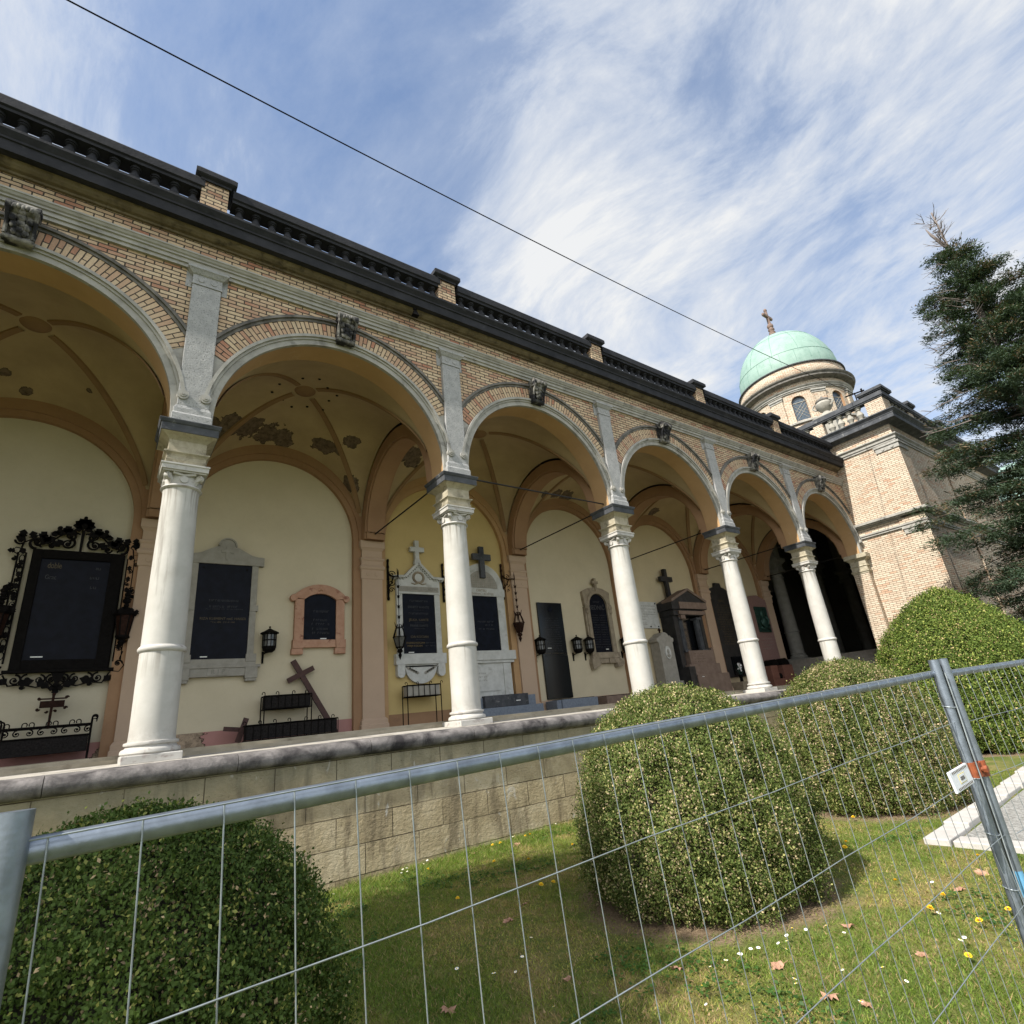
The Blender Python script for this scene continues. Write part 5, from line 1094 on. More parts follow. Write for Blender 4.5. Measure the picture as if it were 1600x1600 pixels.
def hanging_lantern(x, wx, label, z0, mat, lo):
    "scroll bracket on the wall with a chain and a diamond shaped lantern"
    t = thing('hanging_lantern', label, 'lantern', (x, 4.3, z0), 'iron lanterns hung from scroll brackets')
    m = MB(); zb = lo
    m.tube([(wx, 4.57, zb - .50), (wx, 4.57, zb + .62)], .03, 6)
    for k in range(7): m.ball(wx, 4.56, zb - .48 + .18 * k, .04, .04, .06, 7, 5)
    m.tube([(wx, 4.56, zb + .25), (wx + (x - wx) * .4, 4.45, zb + .12), (x, 4.3, zb + .10)], .02, 5); m.tube([(wx, 4.56, zb - .2), (wx + (x - wx) * .35, 4.48, zb - .05), (wx + (x - wx) * .5, 4.4, zb + .12)], .018, 5)
    for dz, r, sg in ((.2, .10, 1), (-.05, .09, -1), (-.25, .07, 1)):
        p = spiral(0, 0, r, 1.3, 0, sg); m.tube([(wx + (x - wx) * .4 + q[0], 4.5 + q[0] * -.4, zb + dz + q[2]) for q in p], .013, 5)
    for d in (-.06, 0, .07): m.tube([(x + d * .6, 4.3 + d, zb + .08), (x + d, 4.3 + d * 1.3, zb + .30)], [.016, .006], 5)
    m.build('bracket', mat, t)
    m = MB(); zt = z0 + .62
    m.cyl((x, 4.3, zb + .10), (x, 4.3, zt), .010, 5)
    for k in range(4):
        z = zt + (zb - zt) * (k + .5) / 4.2; m.ball(x, 4.3, z, .035, .035, .05, 7, 5); m.tube([(x - .07, 4.3, z + .06), (x, 4.3, z), (x + .07, 4.3, z + .06)], .006, 4)
    m.build('chain', mat, t)
    m = MB()
    for k in range(6):
        a = PI * k / 3; c, s = math.cos(a), math.sin(a); m.tube([(x + .05 * c, 4.3 + .05 * s, z0 + .56), (x + .09 * c, 4.3 + .09 * s, z0 + .48), (x + .18 * c, 4.3 + .18 * s, z0 + .22), (x + .10 * c, 4.3 + .10 * s, z0 - .04), (x + .03 * c, 4.3 + .03 * s, z0 - .10)], .014, 5)
        m.tube([(x + .10 * c, 4.3 + .10 * s, z0 + .5), (x + .14 * c, 4.3 + .14 * s, z0 + .62)], [.012, .004], 4)
    for q, r in ((.22, .18), (.48, .09), (-.04, .10)): m.tube([(x + r * math.cos(2 * PI * k / 12), 4.3 + r * math.sin(2 * PI * k / 12), z0 + q) for k in range(13)], .012, 5)
    m.lathe(x, 4.3, [(.06, z0 - .10), (.08, z0 - .15), (.03, z0 - .20), (.05, z0 - .25), (.008, z0 - .36)], 8)
    m.build('lantern_frame', mat, t)
    m = MB(); m.lathe(x, 4.3, [(.17, z0 + .21), (.095, z0 - .04)], 6); m.build('lower_panes', 'rust' if mat == 'rust' else 'glass', t)
    return t
hanging_lantern(10.69, 10.52, 'black diamond lantern hung on a long chain left of the gabled white memorial', 2.0, 'iron', 3.80)
hanging_lantern(12.52, 12.26, 'black hanging lantern right of the gabled white memorial, mostly hidden by a column', 2.0, 'iron', 3.80)
hanging_lantern(14.72, 14.42, 'rusty brown diamond lantern hung right of the dark cross memorial', 2.42, 'rust', 3.95)
trough('iron_flower_stand', 'small iron flower trough with pale pots on tall thin legs below the gabled white memorial', 10.78, 11.75, 4.12, 4.42, .68, .96, True, 'greystone')

# 5: memorial behind the second column
m5 = thing('wall_memorial', 'round-topped white memorial with a dark stone cross, half hidden behind a white column', 'memorial', (13.6, 4.6, 0))
m = MB(); m.prism([(12.78, 3.50), (14.43, 3.50), (14.43, 3.72)] + arcpts(13.6, 3.75, .78, 0.0, PI, 20) + [(12.78, 3.72)], 4.50, YW)
m.box(12.80, 13.06, 4.52, YW, 1.84, 3.5); m.box(14.13, 14.40, 4.52, YW, 1.84, 3.5); m.box(12.64, 14.58, 4.42, YW, 1.57, 1.84); m.box(12.70, 14.52, 4.46, YW, 1.49, 1.57); m.box(12.80, 14.42, 4.52, YW, .50, 1.49); m.box(14.12, 14.40, 4.49, 4.52, .55, 1.48)
m.build('stone_frame', 'marble', m5, bevel=.006)
m = MB(); m.prism(arcpts(13.6, 3.75, .56, 0, PI, 18), 4.485, 4.50); ty = m.build('tympanum', 'greystone', m5)
m = MB()
for i in range(-7, 8):
    for j in range(9):
        x, z = 13.6 + .075 * i, 3.79 + .06 * j
        if (x - 13.6) ** 2 + (z - 3.75) ** 2 < .50 ** 2: m.ball(x, 4.483, z, .013, .008, .013, 5, 4)
m.build('dots', 'tanstone', ty)
m = MB(); m.prism([(13.51, 4.05), (13.69, 4.05), (13.69, 4.62), (13.94, 4.62), (13.94, 4.82), (13.69, 4.82), (13.69, 5.06), (13.51, 5.06), (13.51, 4.82), (13.26, 4.82), (13.26, 4.62), (13.51, 4.62)], 4.38, 4.48); m.build('dark_cross', 'bluegrey', m5, bevel=.008).data.materials[0] = M['slab']
text(m5, 'OBITELJ', 13.55, 3.665, 4.497, .11, 'tanstone'); text(m5, 'IVANAC I ROŠTER', 13.6, 3.56, 4.497, .10, 'tanstone')
m = MB(); m.box(13.06, 14.13, 4.55, YW, 1.84, 3.5); m.build('panel', 'slate', m5); scribble(m5, 13.35, 13.95, [2.72, 2.62, 2.5], 4.55, .04, 'dimwhite', seed=14)
m = MB(); m.box(13.0, 13.95, 4.49, 4.53, .70, 1.28); m.build('white_tablet', 'marble', m5); scribble(m5, 13.06, 13.5, [1.2, 1.1, 1.0], 4.49, .04, 'engrave', seed=15)
m = MB(); m.box(12.4, 14.86, 4.05, YW, .22, .50); m.box(12.3, 14.97, 3.85, YW, -.0, .22); m.build('base_step', 'bluegrey', m5, bevel=.01)
m = MB(); m.box(13.0, 14.50, 3.92, 4.10, .225, .545); m.build('carved_block', 'slab', m5, bevel=.01); m = MB(); m.box(14.05, 14.2, 3.914, 3.92, .35, .375); m.build('label_plate', 'plate', m5)

# 6: plain tall black slab
m6 = thing('black_slab', 'tall plain polished black stone slab standing against the cream wall', 'memorial', (16.25, 4.6, .3))
m = MB(); m.box(15.75, 16.80, 4.56, YW, 1.66, 3.385); m.box(15.75, 16.80, 4.55, YW, .32, 1.652); m.box(15.75, 16.3, 4.548, 4.552, 1.05, 1.06); m.build('slab', 'glossblack', m6)
scribble(m6, 15.95, 16.65, [2.86 - .075 * k for k in range(15)], 4.56, .03, 'dimwhite', seed=20); scribble(m6, 15.8, 16.75, [1.72], 4.56, .03, 'dimgold', seed=21, jitter=0.02)
m = MB(); m.cyl((16.27, 4.55, 3.15), (16.27, 4.56, 3.15), .09, 16); m.build('faint_emblem', 'slate', m6); m = MB(); m.box(15.98, 16.14, 4.553, 4.56, 1.88, 1.90); m.build('label_plate', 'plate', m6)
b6 = thing('stone_planter', 'low blue grey granite block below the plain black slab', 'planter', (16.5, 4.3, 0)); m = MB(); m.box(15.62, 15.80, 4.0, 4.55, 0, .26); m.box(15.80, 17.30, 3.96, 4.55, 0, .27); m.build('block', 'bluegrey', b6, bevel=.012)
m = MB(); m.box(15.86, 17.24, 4.04, 4.5, .265, .285); m.build('soil_bed', 'soil', b6)

# 7: arched black panel
m7 = thing('wall_plaque', 'arched black panel in a tan stone frame with a small cross on top', 'plaque', (18.5, 4.6, 1.15))
m = MB(); inn = arcpts(18.5, 3.34, .43, 0, PI, 16)
m.prism([(17.98, 3.34), (17.86, 3.34), (17.82, 3.84), (18.15, 3.97), (18.5, 4.02), (18.85, 3.97), (19.17, 3.84), (19.13, 3.34), (19.02, 3.34)] + arcpts(18.5, 3.34, .52, 0, PI, 16)[1:-1], 4.50, YW)
m.arc(18.5, 3.34, .43, .54, 0, PI, 4.47, YW, 24); m.box(17.92, 18.07, 4.49, YW, 1.70, 3.34); m.box(18.93, 19.08, 4.49, YW, 1.70, 3.34); m.box(17.84, 17.93, 4.52, YW, 1.62, 3.3); m.box(19.07, 19.16, 4.52, YW, 1.62, 3.3)
for x in (17.93, 19.08): m.ball(x, 4.49, 3.28, .10, .06, .12); m.ball(x, 4.48, 3.12, .07, .05, .10)
m.box(17.84, 19.20, 4.44, YW, 1.50, 1.70); m.box(17.9, 18.2, 4.46, YW, 1.30, 1.5); m.box(18.22, 18.6, 4.47, YW, 1.34, 1.5); m.box(18.62, 18.98, 4.45, YW, 1.33, 1.5); m.prism([(17.78, 1.34), (17.82, 1.14), (18.12, 1.24), (18.2, 1.4), (18.1, 1.5), (17.8, 1.5)], 4.44, YW); m.prism([(18.98, 1.5), (18.98, 1.18), (19.2, 1.2), (19.34, 1.3), (19.34, 1.46)], 4.44, YW)
m.build('stone_frame', 'tanstone', m7, bevel=.006)
m = MB(); m.prism([(18.46, 3.86), (18.54, 3.86), (18.55, 4.14), (18.64, 4.14), (18.64, 4.23), (18.55, 4.23), (18.55, 4.34), (18.45, 4.34), (18.45, 4.23), (18.36, 4.23), (18.36, 4.14), (18.45, 4.14)], 4.46, 4.56); m.build('cross', 'tanstone', m7)
m = MB(); m.prism([(18.07, 1.70), (18.93, 1.70)] + inn, 4.55, YW); m.build('panel', 'slate', m7)
text(m7, 'BEDNIĆ', 18.48, 3.27, 4.548, .22, 'dimwhite'); scribble(m7, 18.12, 18.48, [3.0 - .085 * k for k in range(14)], 4.55, .028, 'dimwhite', seed=22, jitter=.1); scribble(m7, 18.53, 18.88, [3.0 - .085 * k for k in range(14)], 4.55, .028, 'dimwhite', seed=23, jitter=.1); scribble(m7, 18.3, 18.7, [3.48], 4.55, .06, 'dimwhite', seed=24)
m = MB(); m.box(18.62, 18.75, 4.543, 4.55, 1.80, 1.825); m.build('label_plate', 'plate', m7)
b7 = thing('stone_planter', 'low reddish brown stone block below the arched black plaque', 'planter', (18.6, 4.3, 0)); m = MB(); m.box(17.72, 19.5, 3.98, 4.55, 0, .25); m.build('block', 'brownstone', b7, bevel=.015); m = MB(); m.box(17.8, 19.42, 4.06, 4.5, .24, .27); m.build('soil_bed', 'soil', b7)
for x, lb in ((15.58, 'round barred wall lantern at the left of the plain black slab'), (17.17, 'round barred wall lantern left of the arched plaque, the outer of two'), (17.72, 'round barred wall lantern at the left edge of the arched plaque, the inner of two'), (19.52, 'round barred wall lantern at the right of the arched plaque, cut off by a column')):
    c = copy_tree(wl); c.location = (x, 4.42, 1.68); c['label'] = lb

# 8: bay behind the third column
p8 = thing('white_tablet', 'pale marble tablet with small lettering right of a white column', 'plaque', (21.3, 4.6, 2.55))
m = MB(); m.box(20.75, 21.81, 4.57, YW, 2.56, 3.58); m.build('slab', 'marble', p8)
m = MB()
for x in (21.70, 21.72, 21.25): m.cyl((x, 4.555, 2.62 if x < 21.71 else 3.52), (x, 4.57, 2.62 if x < 21.71 else 3.52), .03, 8)
m.build('bolt', 'iron', p8); scribble(p8, 20.8, 21.75, [3.42, 3.30, 3.18, 3.10], 4.57, .03, 'engrave', seed=30); scribble(p8, 20.8, 21.1, [3.0, 2.9, 2.76, 2.7], 4.57, .03, 'engrave', seed=31)
s8 = thing('small_stele', 'small grey round-topped stele with a white oval medallion and tiny cross', 'gravestone', (21.4, 4.3, 0))
m = MB(); m.prism([(21.02, .55), (21.82, .55), (21.82, 1.95), (21.90, 2.0), (21.90, 2.12), (21.80, 2.14), (21.72, 2.22)] + arcpts(21.42, 2.08, .26, .35, PI - .35, 8) + [(21.12, 2.22), (21.04, 2.14), (20.94, 2.12), (20.94, 2.0), (21.02, 1.95)], 4.15, 4.58)
m.box(20.9, 21.95, 4.05, 4.58, .40, .55); m.box(20.8, 22.05, 3.95, 4.58, 0, .40); m.build('stone', 'greystone', s8, bevel=.012)
m = MB(); m.prism([(21.42 + .16 * math.cos(a), 1.58 + .24 * math.sin(a)) for a in [2 * PI * k / 24 for k in range(24)]], 4.12, 4.15); md = m.build('medallion', 'marble', s8); m = MB(); m.ball(21.42, 4.115, 1.62, .07, .02, .09); m.ball(21.42, 4.115, 1.47, .11, .02, .06); m.build('portrait_relief', 'greystone', md)
m = MB(); m.box(21.395, 21.445, 4.33, 4.37, 2.33, 2.52); m.box(21.34, 21.50, 4.335, 4.365, 2.43, 2.47); m.build('cross', 'rust', s8)
k8 = thing('small_plaque', 'small black square plaque between the grey stele and the dark temple memorial', 'plaque', (22.1, 4.6, 1.5)); m = MB(); m.box(21.86, 22.36, 4.57, YW, 1.49, 1.81); m.build('plate', 'glossblack', k8); m = MB(); m.box(21.9, 21.97, 4.565, 4.57, 1.62, 1.76); m.build('flower_emblem', 'dimgold', k8)
m9 = thing('temple_memorial', 'dark stone temple memorial with fluted columns, gable and tall black cross', 'gravestone', (22.9, 4.2, 0))
m = MB(); m.prism([(21.82, 3.18), (24.0, 3.18), (24.0, 3.50), (22.95, 3.95), (21.82, 3.50)], 3.85, YW); m.box(21.92, 23.78, 3.92, YW, 2.95, 3.18); m.box(21.95, 22.20, 4.0, YW, .6, 2.95); m.box(23.6, 23.8, 4.0, YW, .6, 2.95); m.build('temple_body', 'darkstone', m9, bevel=.01)
m = MB(); bar(m, (21.80, 3.50), (22.95, 3.98), .09, (3.80, 3.80), .5); bar(m, (22.95, 3.98), (24.02, 3.50), .09, (3.80, 3.80), .5); m.box(22.25, 24.0, 3.82, 3.9, 3.20, 3.46); m.box(22.2, 23.85, 3.86, 3.95, 2.98, 3.12); m.box(22.25, 22.5, 3.84, 4.0, 2.80, 2.95); m.build('gable', 'brownstone', m9)
m = MB(); m.box(22.2, 23.6, 4.25, YW, .9, 2.95); m.build('panel', 'glossblack', m9); text(m9, 'OBITELJ', 22.75, 2.45, 4.246, .12, 'dimwhite'); scribble(m9, 22.5, 22.95, [2.2, 2.05, 1.85], 4.25, .06, 'dimwhite', seed=33)
for x in (22.36, 23.45):
    m = MB(); n = 20; m.lathe(x, 4.08, [(.12, 1.64), (.115, 2.80)], n)
    for k in range(10): a = 2 * PI * k / 10; m.cyl((x + .12 * math.cos(a), 4.08 + .12 * math.sin(a), 1.66), (x + .115 * math.cos(a), 4.08 + .115 * math.sin(a), 2.78), .014, 4)
    m.box(x - .15, x + .15, 3.93, 4.23, 1.55, 1.64); m.box(x - .15, x + .15, 3.93, 4.23, 2.80, 2.88); m.build('fluted_column', 'slab', m9)
m = MB(); m.box(22.35, 23.86, 3.90, 4.25, 1.08, 1.60); m.box(22.1, 24.0, 3.80, 4.4, .70, 1.08); m.box(22.25, 24.25, 3.65, 4.5, 0, .70); m.build('base_block', 'brownstone', m9, bevel=.012)
m = MB(); m.box(21.9, 22.26, 3.7, 4.5, 0, 1.0); m.build('side_block', 'darkstone', m9); m = MB(); m.box(23.86, 23.98, 3.95, 4.4, 1.08, 1.7); m.build('side_block', 'brownstone', m9); scribble(m9, 22.6, 23.3, [1.48, 1.38, 1.28, 1.18], 3.90, .03, 'dimgold', seed=35)
m = MB(); m.prism([(22.44, 3.7), (22.62, 3.7), (22.60, 4.42), (22.88, 4.42), (22.88, 4.62), (22.60, 4.62), (22.60, 4.94), (22.42, 4.94), (22.42, 4.62), (22.14, 4.62), (22.14, 4.42), (22.42, 4.42)], 4.36, 4.50); m.build('black_cross', 'darkstone', m9, bevel=.01)
m = MB(); m.box(22.5, 22.62, 3.64, 3.65, .60, .62); m.build('label_plate', 'plate', m9)

m10 = thing('black_slab', 'tall shouldered black memorial with many rows of gold lettering, left of a column', 'memorial', (26.0, 4.6, .5))
m = MB(); m.prism([(25.32, 1.38), (25.42, 1.38), (25.42, .53), (26.86, .53), (26.86, 1.38), (27.0, 1.38), (27.0, 3.96), (26.94, 4.2), (26.6, 4.36), (26.42, 4.40), (26.38, 4.58), (25.98, 4.58), (25.94, 4.40), (25.72, 4.36), (25.38, 4.2), (25.32, 3.96)], 4.50, YW); m.build('slab', 'darkstone', m10, bevel=.01)
text(m10, 'OBITELJ', 26.17, 3.76, 4.497, .13, 'dimgold')
scribble(m10, 25.62, 26.72, [3.58 - .105 * k for k in range(17)], 4.50, .06, 'dimgold', seed=40, jitter=.45)
m = MB(); m.box(25.9, 26.7, 4.44, 4.5, .6, 1.36); m.build('lower_panel', 'glossblack', m10)
fl = thing('flower_vase', 'dark vase of small white flowers at the foot of the gold lettered slab', 'vase', (25.85, 4.2, .35))
m = MB(); m.lathe(25.85, 4.2, [(.05, .30), (.07, .34), (.06, .46), (.09, .55), (.10, .60)], 12); m.build('vase', 'iron', fl); m = MB()
for k in range(16): a = random.uniform(0, 2 * PI); r = random.uniform(.05, .28); x, y, z = 25.85 + r * math.cos(a), 4.2 + .5 * r * math.sin(a), .72 + random.uniform(0, .32); m.tube([(25.85, 4.2, .58), (x, y, z)], .006, 4)
st = m.build('stem', 'bronze', fl); m = MB()
for k in range(22): a = random.uniform(0, 2 * PI); r = random.uniform(.04, .28); m.ball(25.85 + r * math.cos(a), 4.2 + .5 * r * math.sin(a), .74 + random.uniform(0, .32), .04, .03, .03, 6, 4)
m.build('blossom', 'petalw', fl)
b10 = thing('stone_planter', 'low tan stone block in front of the gold lettered black slab', 'planter', (26.2, 4.2, 0)); m = MB(); m.box(25.4, 26.25, 3.9, 4.5, 0, .32); m.box(26.26, 27.1, 3.95, 4.5, 0, .28); m.build('block', 'tanstone', b10, bevel=.012)
m11 = thing('relief_stele', 'dull pink gabled stele with a green bronze relief, right of the fourth column', 'gravestone', (29.0, 4.4, 0))
m = MB(); m.prism([(28.1, .3), (29.72, .3), (29.72, 3.90), (29.03, 4.12), (28.55, 4.08), (28.1, 3.95)], 4.42, YW); m.build('stone', 'pinkstele', m11, bevel=.012)
m = MB(); m.box(28.5, 29.46, 4.36, 4.42, 2.38, 3.55); rf = m.build('bronze_panel', 'bronze', m11); m = MB()
m.ball(28.95, 4.34, 3.2, .16, .08, .2); m.ball(29.02, 4.33, 2.85, .26, .10, .25); m.tube([(28.75, 4.33, 3.0), (28.7, 4.3, 2.75), (28.95, 4.28, 2.6), (29.3, 4.30, 2.55)], [.07, .07, .06, .05], 8); m.tube([(28.6, 4.34, 2.6), (28.9, 4.32, 2.5), (29.4, 4.34, 2.7)], .05, 6); m.tube([(29.2, 4.33, 3.1), (29.33, 4.3, 2.95), (29.22, 4.3, 2.75)], .05, 6); m.build('relief_figure', 'bronze', rf, smooth='all')
scribble(m11, 28.4, 29.5, [2.1, 1.95, 1.8, 1.65], 4.42, .04, 'engrave', seed=44)
rb = thing('granite_planter', 'red-brown granite block with rounded openings below the pink stele', 'planter', (28.6, 4.0, 0))
m = MB(); m.box(27.5, 29.4, 3.75, 4.4, .0, .30); m.box(27.5, 28.05, 3.75, 4.4, .30, .85); m.box(28.55, 29.4, 3.8, 4.4, .30, .85); m.build('block', 'redblock', rb, bevel=.012); m = MB(); m.prism(arcpts(28.0, .852, .26, 0, PI, 12), 3.78, 4.2); m.prism(arcpts(29.0, .852, .30, 0, PI, 12), 3.85, 4.2); m.build('dark_bowl', 'iron', rb)
m = MB(); m.lathe(28.3, 3.9, [(.10, .30), (.13, .42), (.09, .52)], 12); m.build('candle_jar', 'iron', rb)
# ------------------------------------------------------------------ mobile mesh fence right in front of the camera
P0 = np.array([4.25719, -8.41658, -0.11888]); U = np.array([0.09996, 0.00133, 0.00244]); V = np.array([0.00698, -0.00944, -0.22773])
def pp(i, k): return tuple(P0 + i * U + k * V)
GRP = 'galvanised mobile fence panels'
def fence(name, label, fn, n, post0, post1, i0, i1, rows):
    t = thing(name, label, 'fence', (post0[0][0], post0[0][1], GZ(post0[0][0])), GRP)
    for a, b in (post0, post1):
        m = MB(); m.tube([a, b], .0215, 20); m.build('post', 'galv', t, smooth=60)
    off = Vector((0, .019, -.013))
    for k, r in ((.0, .0165), (rows - .6, .0165)):
        m = MB(); m.tube([Vector(fn(i0, k)) + off, Vector(fn(i1, k)) + off], r, 14); m.build('rail', 'galv', t, smooth=60)
    m = MB()
    for i in range(n):
        m.tube([Vector(fn(i, -.01)), Vector(fn(i, rows * .5)) + Vector((.002 * math.sin(i * 2.1), 0, 0)), Vector(fn(i, rows - .5))], .0012, 6)
    for k in range(rows):
        kk = k * 1.0146 if k else -.005
        m.tube([Vector(fn(i0 + (i1 - i0) * q / 12, kk)) + Vector((0, -.004, .0025 * math.sin(q * 1.7 + k) if k else 0)) for q in range(13)], .00145, 6)
    m.build('wire_mesh', 'wire', t, smooth=60); return t
f1 = fence('mesh_fence', 'near galvanised mesh fence panel spanning the picture with the white board at its right end', pp, 33, ((4.219, -8.415, -.083), (4.219, -8.43, GZ(4.2) + .04)), ((7.545, -8.379, .012), (7.46, -8.376, GZ(7.5) + .04)), -.45, 32.9, 8)
B0 = np.array([7.604, -8.400, -.045]); th = R_(-4); U2 = np.array([math.cos(th) * .1, math.sin(th) * .1, .0014])
f2 = fence('mesh_fence', 'second galvanised mesh fence panel at the right edge running past the bushes', lambda i, k: tuple(B0 + i * U2 + k * V), 34, ((7.600, -8.400, .014), (7.585, -8.385, GZ(7.5) + .04)), ((11.02, -8.64, .06), (11.02, -8.66, GZ(11) + .04)), 0, 34.2, 8)
for x, y in ((4.213, -8.43), (7.48, -8.40), (11.05, -8.62)):
    t = thing('concrete_block', 'grey concrete foot block holding up the fence posts', 'concrete block', (x, y, GZ(x)), 'fence feet')
    m = MB(); m.box(x - .11, x + .11, y - .33, y + .33, GZ(x), GZ(x) + .13); m.build('block', 'kerbstone', t, bevel=.02)
cl = thing('fence_clamp', 'rusty orange clamp joining the two fence panels', 'clamp', (7.54, -8.38, -.46))
m = MB()
for cx, cy in ((7.5235, -8.3783), (7.5965, -8.3965)): m.lathe(cx, cy, [(.022, -.505), (.0265, -.505), (.0265, -.44), (.022, -.44)], 20)
m.box(7.54, 7.58, -8.412, -8.406, -.50, -.445); m.cyl((7.56, -8.43, -.472), (7.56, -8.35, -.472), .010, 8); m.cyl((7.56, -8.435, -.472), (7.56, -8.42, -.472), .016, 6); m.build('collar', 'clamp', cl)
bd = thing('white_board', 'small white board with dark hatched edges and a yellow print, tied to the fence', 'sign', (7.25, -8.43, -.46))
def bpt(u, v, d=0.): # u across, v up on the board
    o = np.array([7.130, -8.412, -.507]); return tuple(o + u * np.array([.228, .003, .009]) + v * np.array([-.014, .003, .079]) + np.array([0, -d, 0]))
def bquad(m, u0, u1, v0, v1, d0, d1):
    q = [bpt(u0, v0, d1), bpt(u1, v0, d1), bpt(u1, v1, d1), bpt(u0, v1, d1), bpt(u0, v0, d0), bpt(u1, v0, d0), bpt(u1, v1, d0), bpt(u0, v1, d0)]
    m.add(q, [(0, 1, 2, 3), (7, 6, 5, 4), (0, 4, 5, 1), (1, 5, 6, 2), (2, 6, 7, 3), (3, 7, 4, 0)])
m = MB(); bquad(m, 0, 1, 0, 1, .013, .022); m.build('board', 'board', bd, bevel=.002)
m = MB()
for k in range(11):
    for v in (.06, .83): bquad(m, .13 + .076 * k, .165 + .076 * k, v, v + .11, .022, .0232)
for k, (a, b) in enumerate([(.42, .62), (.40, .64), (.43, .60), (.41, .63)]): bquad(m, a, b, .42 + .045 * k, .45 + .045 * k, .0235, .0242)
m.build('dark_print', 'boarddark', bd)
m = MB(); bquad(m, .34, .70, .28, .72, .022, .0228); yb = m.build('yellow_label', 'boardyellow', bd); m = MB(); bquad(m, .365, .675, .32, .68, .0228, .0234); m.build('label_field', 'board', yb)
m = MB(); m.lathe(7.5928, -8.3929, [(.0217, -.97), (.0222, -.97), (.0222, -.875), (.0217, -.875)], 24); tp = m.build('blue_sticker', 'bluetape', f2)
ct = thing('cable_loops', 'thin grey cable ties looped round the right fence posts', 'cable', (7.5, -8.4, -.2))
m = MB()
for z in (-.20, -.50, -.72, -.92):
    x = 7.545 + (z - .012) * .044; m.tube([(x + .025 * math.cos(a), -8.379 + .025 * math.sin(a), z + .006 * math.sin(a)) for a in [2 * PI * k / 14 for k in range(15)]], .0022, 5)
m.tube([(7.548 - .0075 * q + .004 * math.sin(q * 2.2), -8.408, -.05 - .17 * q) for q in range(7)], .003, 5); m.build('tie', 'wire', ct)

# ------------------------------------------------------------------ grass, flowers, fallen leaves
BUSHES = [(4.56, -5.35, 1.0), (9.83, -4.9, 1.12), (14.5, -4.8, 1.12), (21.1, -4.65, 1.85)]
def grass(n):
    rg = RNG; q = rg.random(n); x = 4.6 + 13 * q ** 1.6; y = -8.9 + 8.2 * rg.random(n)
    pt = vnoise(x, y, .9, 3) * .6 + vnoise(x, y, 2.7, 4) * .4; fine = vnoise(x, y, 9, 5)
    keep = rg.random(n) < .25 + 1.1 * pt
    for bx, by, r in BUSHES:
        d = np.hypot(x - bx, y - by); keep &= d > r * (.98 + .1 * fine); keep &= ~((d < r + .38) & (rg.random(n) < .72))
    keep &= ~((x > 12.35) & (y < -6.05 + .03 * (x - 12.4))); keep &= ~(y > -.70)
    x, y, pt, fine = x[keep], y[keep], pt[keep], fine[keep]; n = len(x)
    near_wall = np.clip((y + 1.6) / .8, 0, 1)
    h = (.012 + .026 * rg.random(n) ** 1.6) * (.6 + .8 * fine) * (1 + 1.8 * near_wall) * (.7 + .6 * pt); w = .0015 + .0022 * rg.random(n); wide = rg.random(n) < .06; w[wide] *= 3.5; h[wide] *= .6
    a = rg.random(n) * 2 * PI; ln = h * (.4 + 1.3 * rg.random(n)); b = rg.random(n) * 2 * PI
    z = -2.02 + .02 * (np.clip(x, -5, 30) - 8)
    Vv = np.empty((n, 3, 3)); dx, dy = np.cos(a) * w, np.sin(a) * w
    Vv[:, 0] = np.stack([x - dx, y - dy, z], 1); Vv[:, 1] = np.stack([x + dx, y + dy, z], 1); Vv[:, 2] = np.stack([x + np.cos(b) * ln, y + np.sin(b) * ln, z + h], 1)
    u = rg.random(n)[:, None]; gd, gl, ye, bn = [np.array(c) for c in ((.06, .11, .014), (.22, .30, .045), (.46, .40, .10), (.42, .29, .15))]
    c = gd + (gl - gd) * u; k = np.clip((.62 - pt) * 3.0 + .35 * (fine - .5) - near_wall, 0, 1)[:, None]; c = c * (1 - .75 * k * (rg.random((n, 1)) < .8)) + ye * .75 * k * (.5 + .5 * u)
    q = rg.random(n) < .12 + .34 * (pt < .47) * (fine > .35); c[q] = bn * (.6 + .7 * rg.random(q.sum()))[:, None]
    me = bpy.data.meshes.new('grass'); me.vertices.add(3 * n); me.loops.add(3 * n); me.polygons.add(n)
    me.vertices.foreach_set('co', Vv.astype('f').ravel()); me.loops.foreach_set('vertex_index', np.arange(3 * n, dtype='i')); me.polygons.foreach_set('loop_start', np.arange(0, 3 * n, 3, dtype='i')); me.update(calc_edges=True)
    at = me.color_attributes.new('col', 'FLOAT_COLOR', 'POINT'); c4 = np.ones((n, 3, 4), 'f'); c4[:, :, :3] = c[:, None, :]; at.data.foreach_set('color', c4.ravel())
    me.materials.append(M['blade']); o = bpy.data.objects.new('grass', me); COL.objects.link(o); tag(o, 'short patchy spring lawn of green and dry grass blades', 'grass', kind='stuff')
grass(950000)
# low clover-like weeds
n = 9000; x = 4.8 + 9 * RNG.random(n) ** 1.3; y = -8.7 + 7.8 * RNG.random(n); cl_ = vnoise(x, y, 1.7, 8); k = cl_ > .62
for bx, by, r in BUSHES: k &= np.hypot(x - bx, y - by) > r + .1
k &= ~((x > 12.3) & (y < -6.0)); x, y = x[k], y[k]; n = len(x); Pw = np.stack([np.repeat(x, 5) + RNG.normal(size=5 * n) * .03, np.repeat(y, 5) + RNG.normal(size=5 * n) * .03, -2.02 + .02 * (np.repeat(x, 5) - 8) + .02 + .02 * RNG.random(5 * n)], 1)
uu = RNG.random((5 * n, 1)); w_ = leafset('clover', 'blade', Pw, np.tile([0, 0, 1.], (5 * n, 1)), .022 + .02 * RNG.random(5 * n), (np.array([.03, .075, .012]) + uu * np.array([.05, .09, .02])).astype('f'), .7, .35); tag(w_, 'small round-leaved weeds scattered through the lawn', 'weeds', kind='stuff')

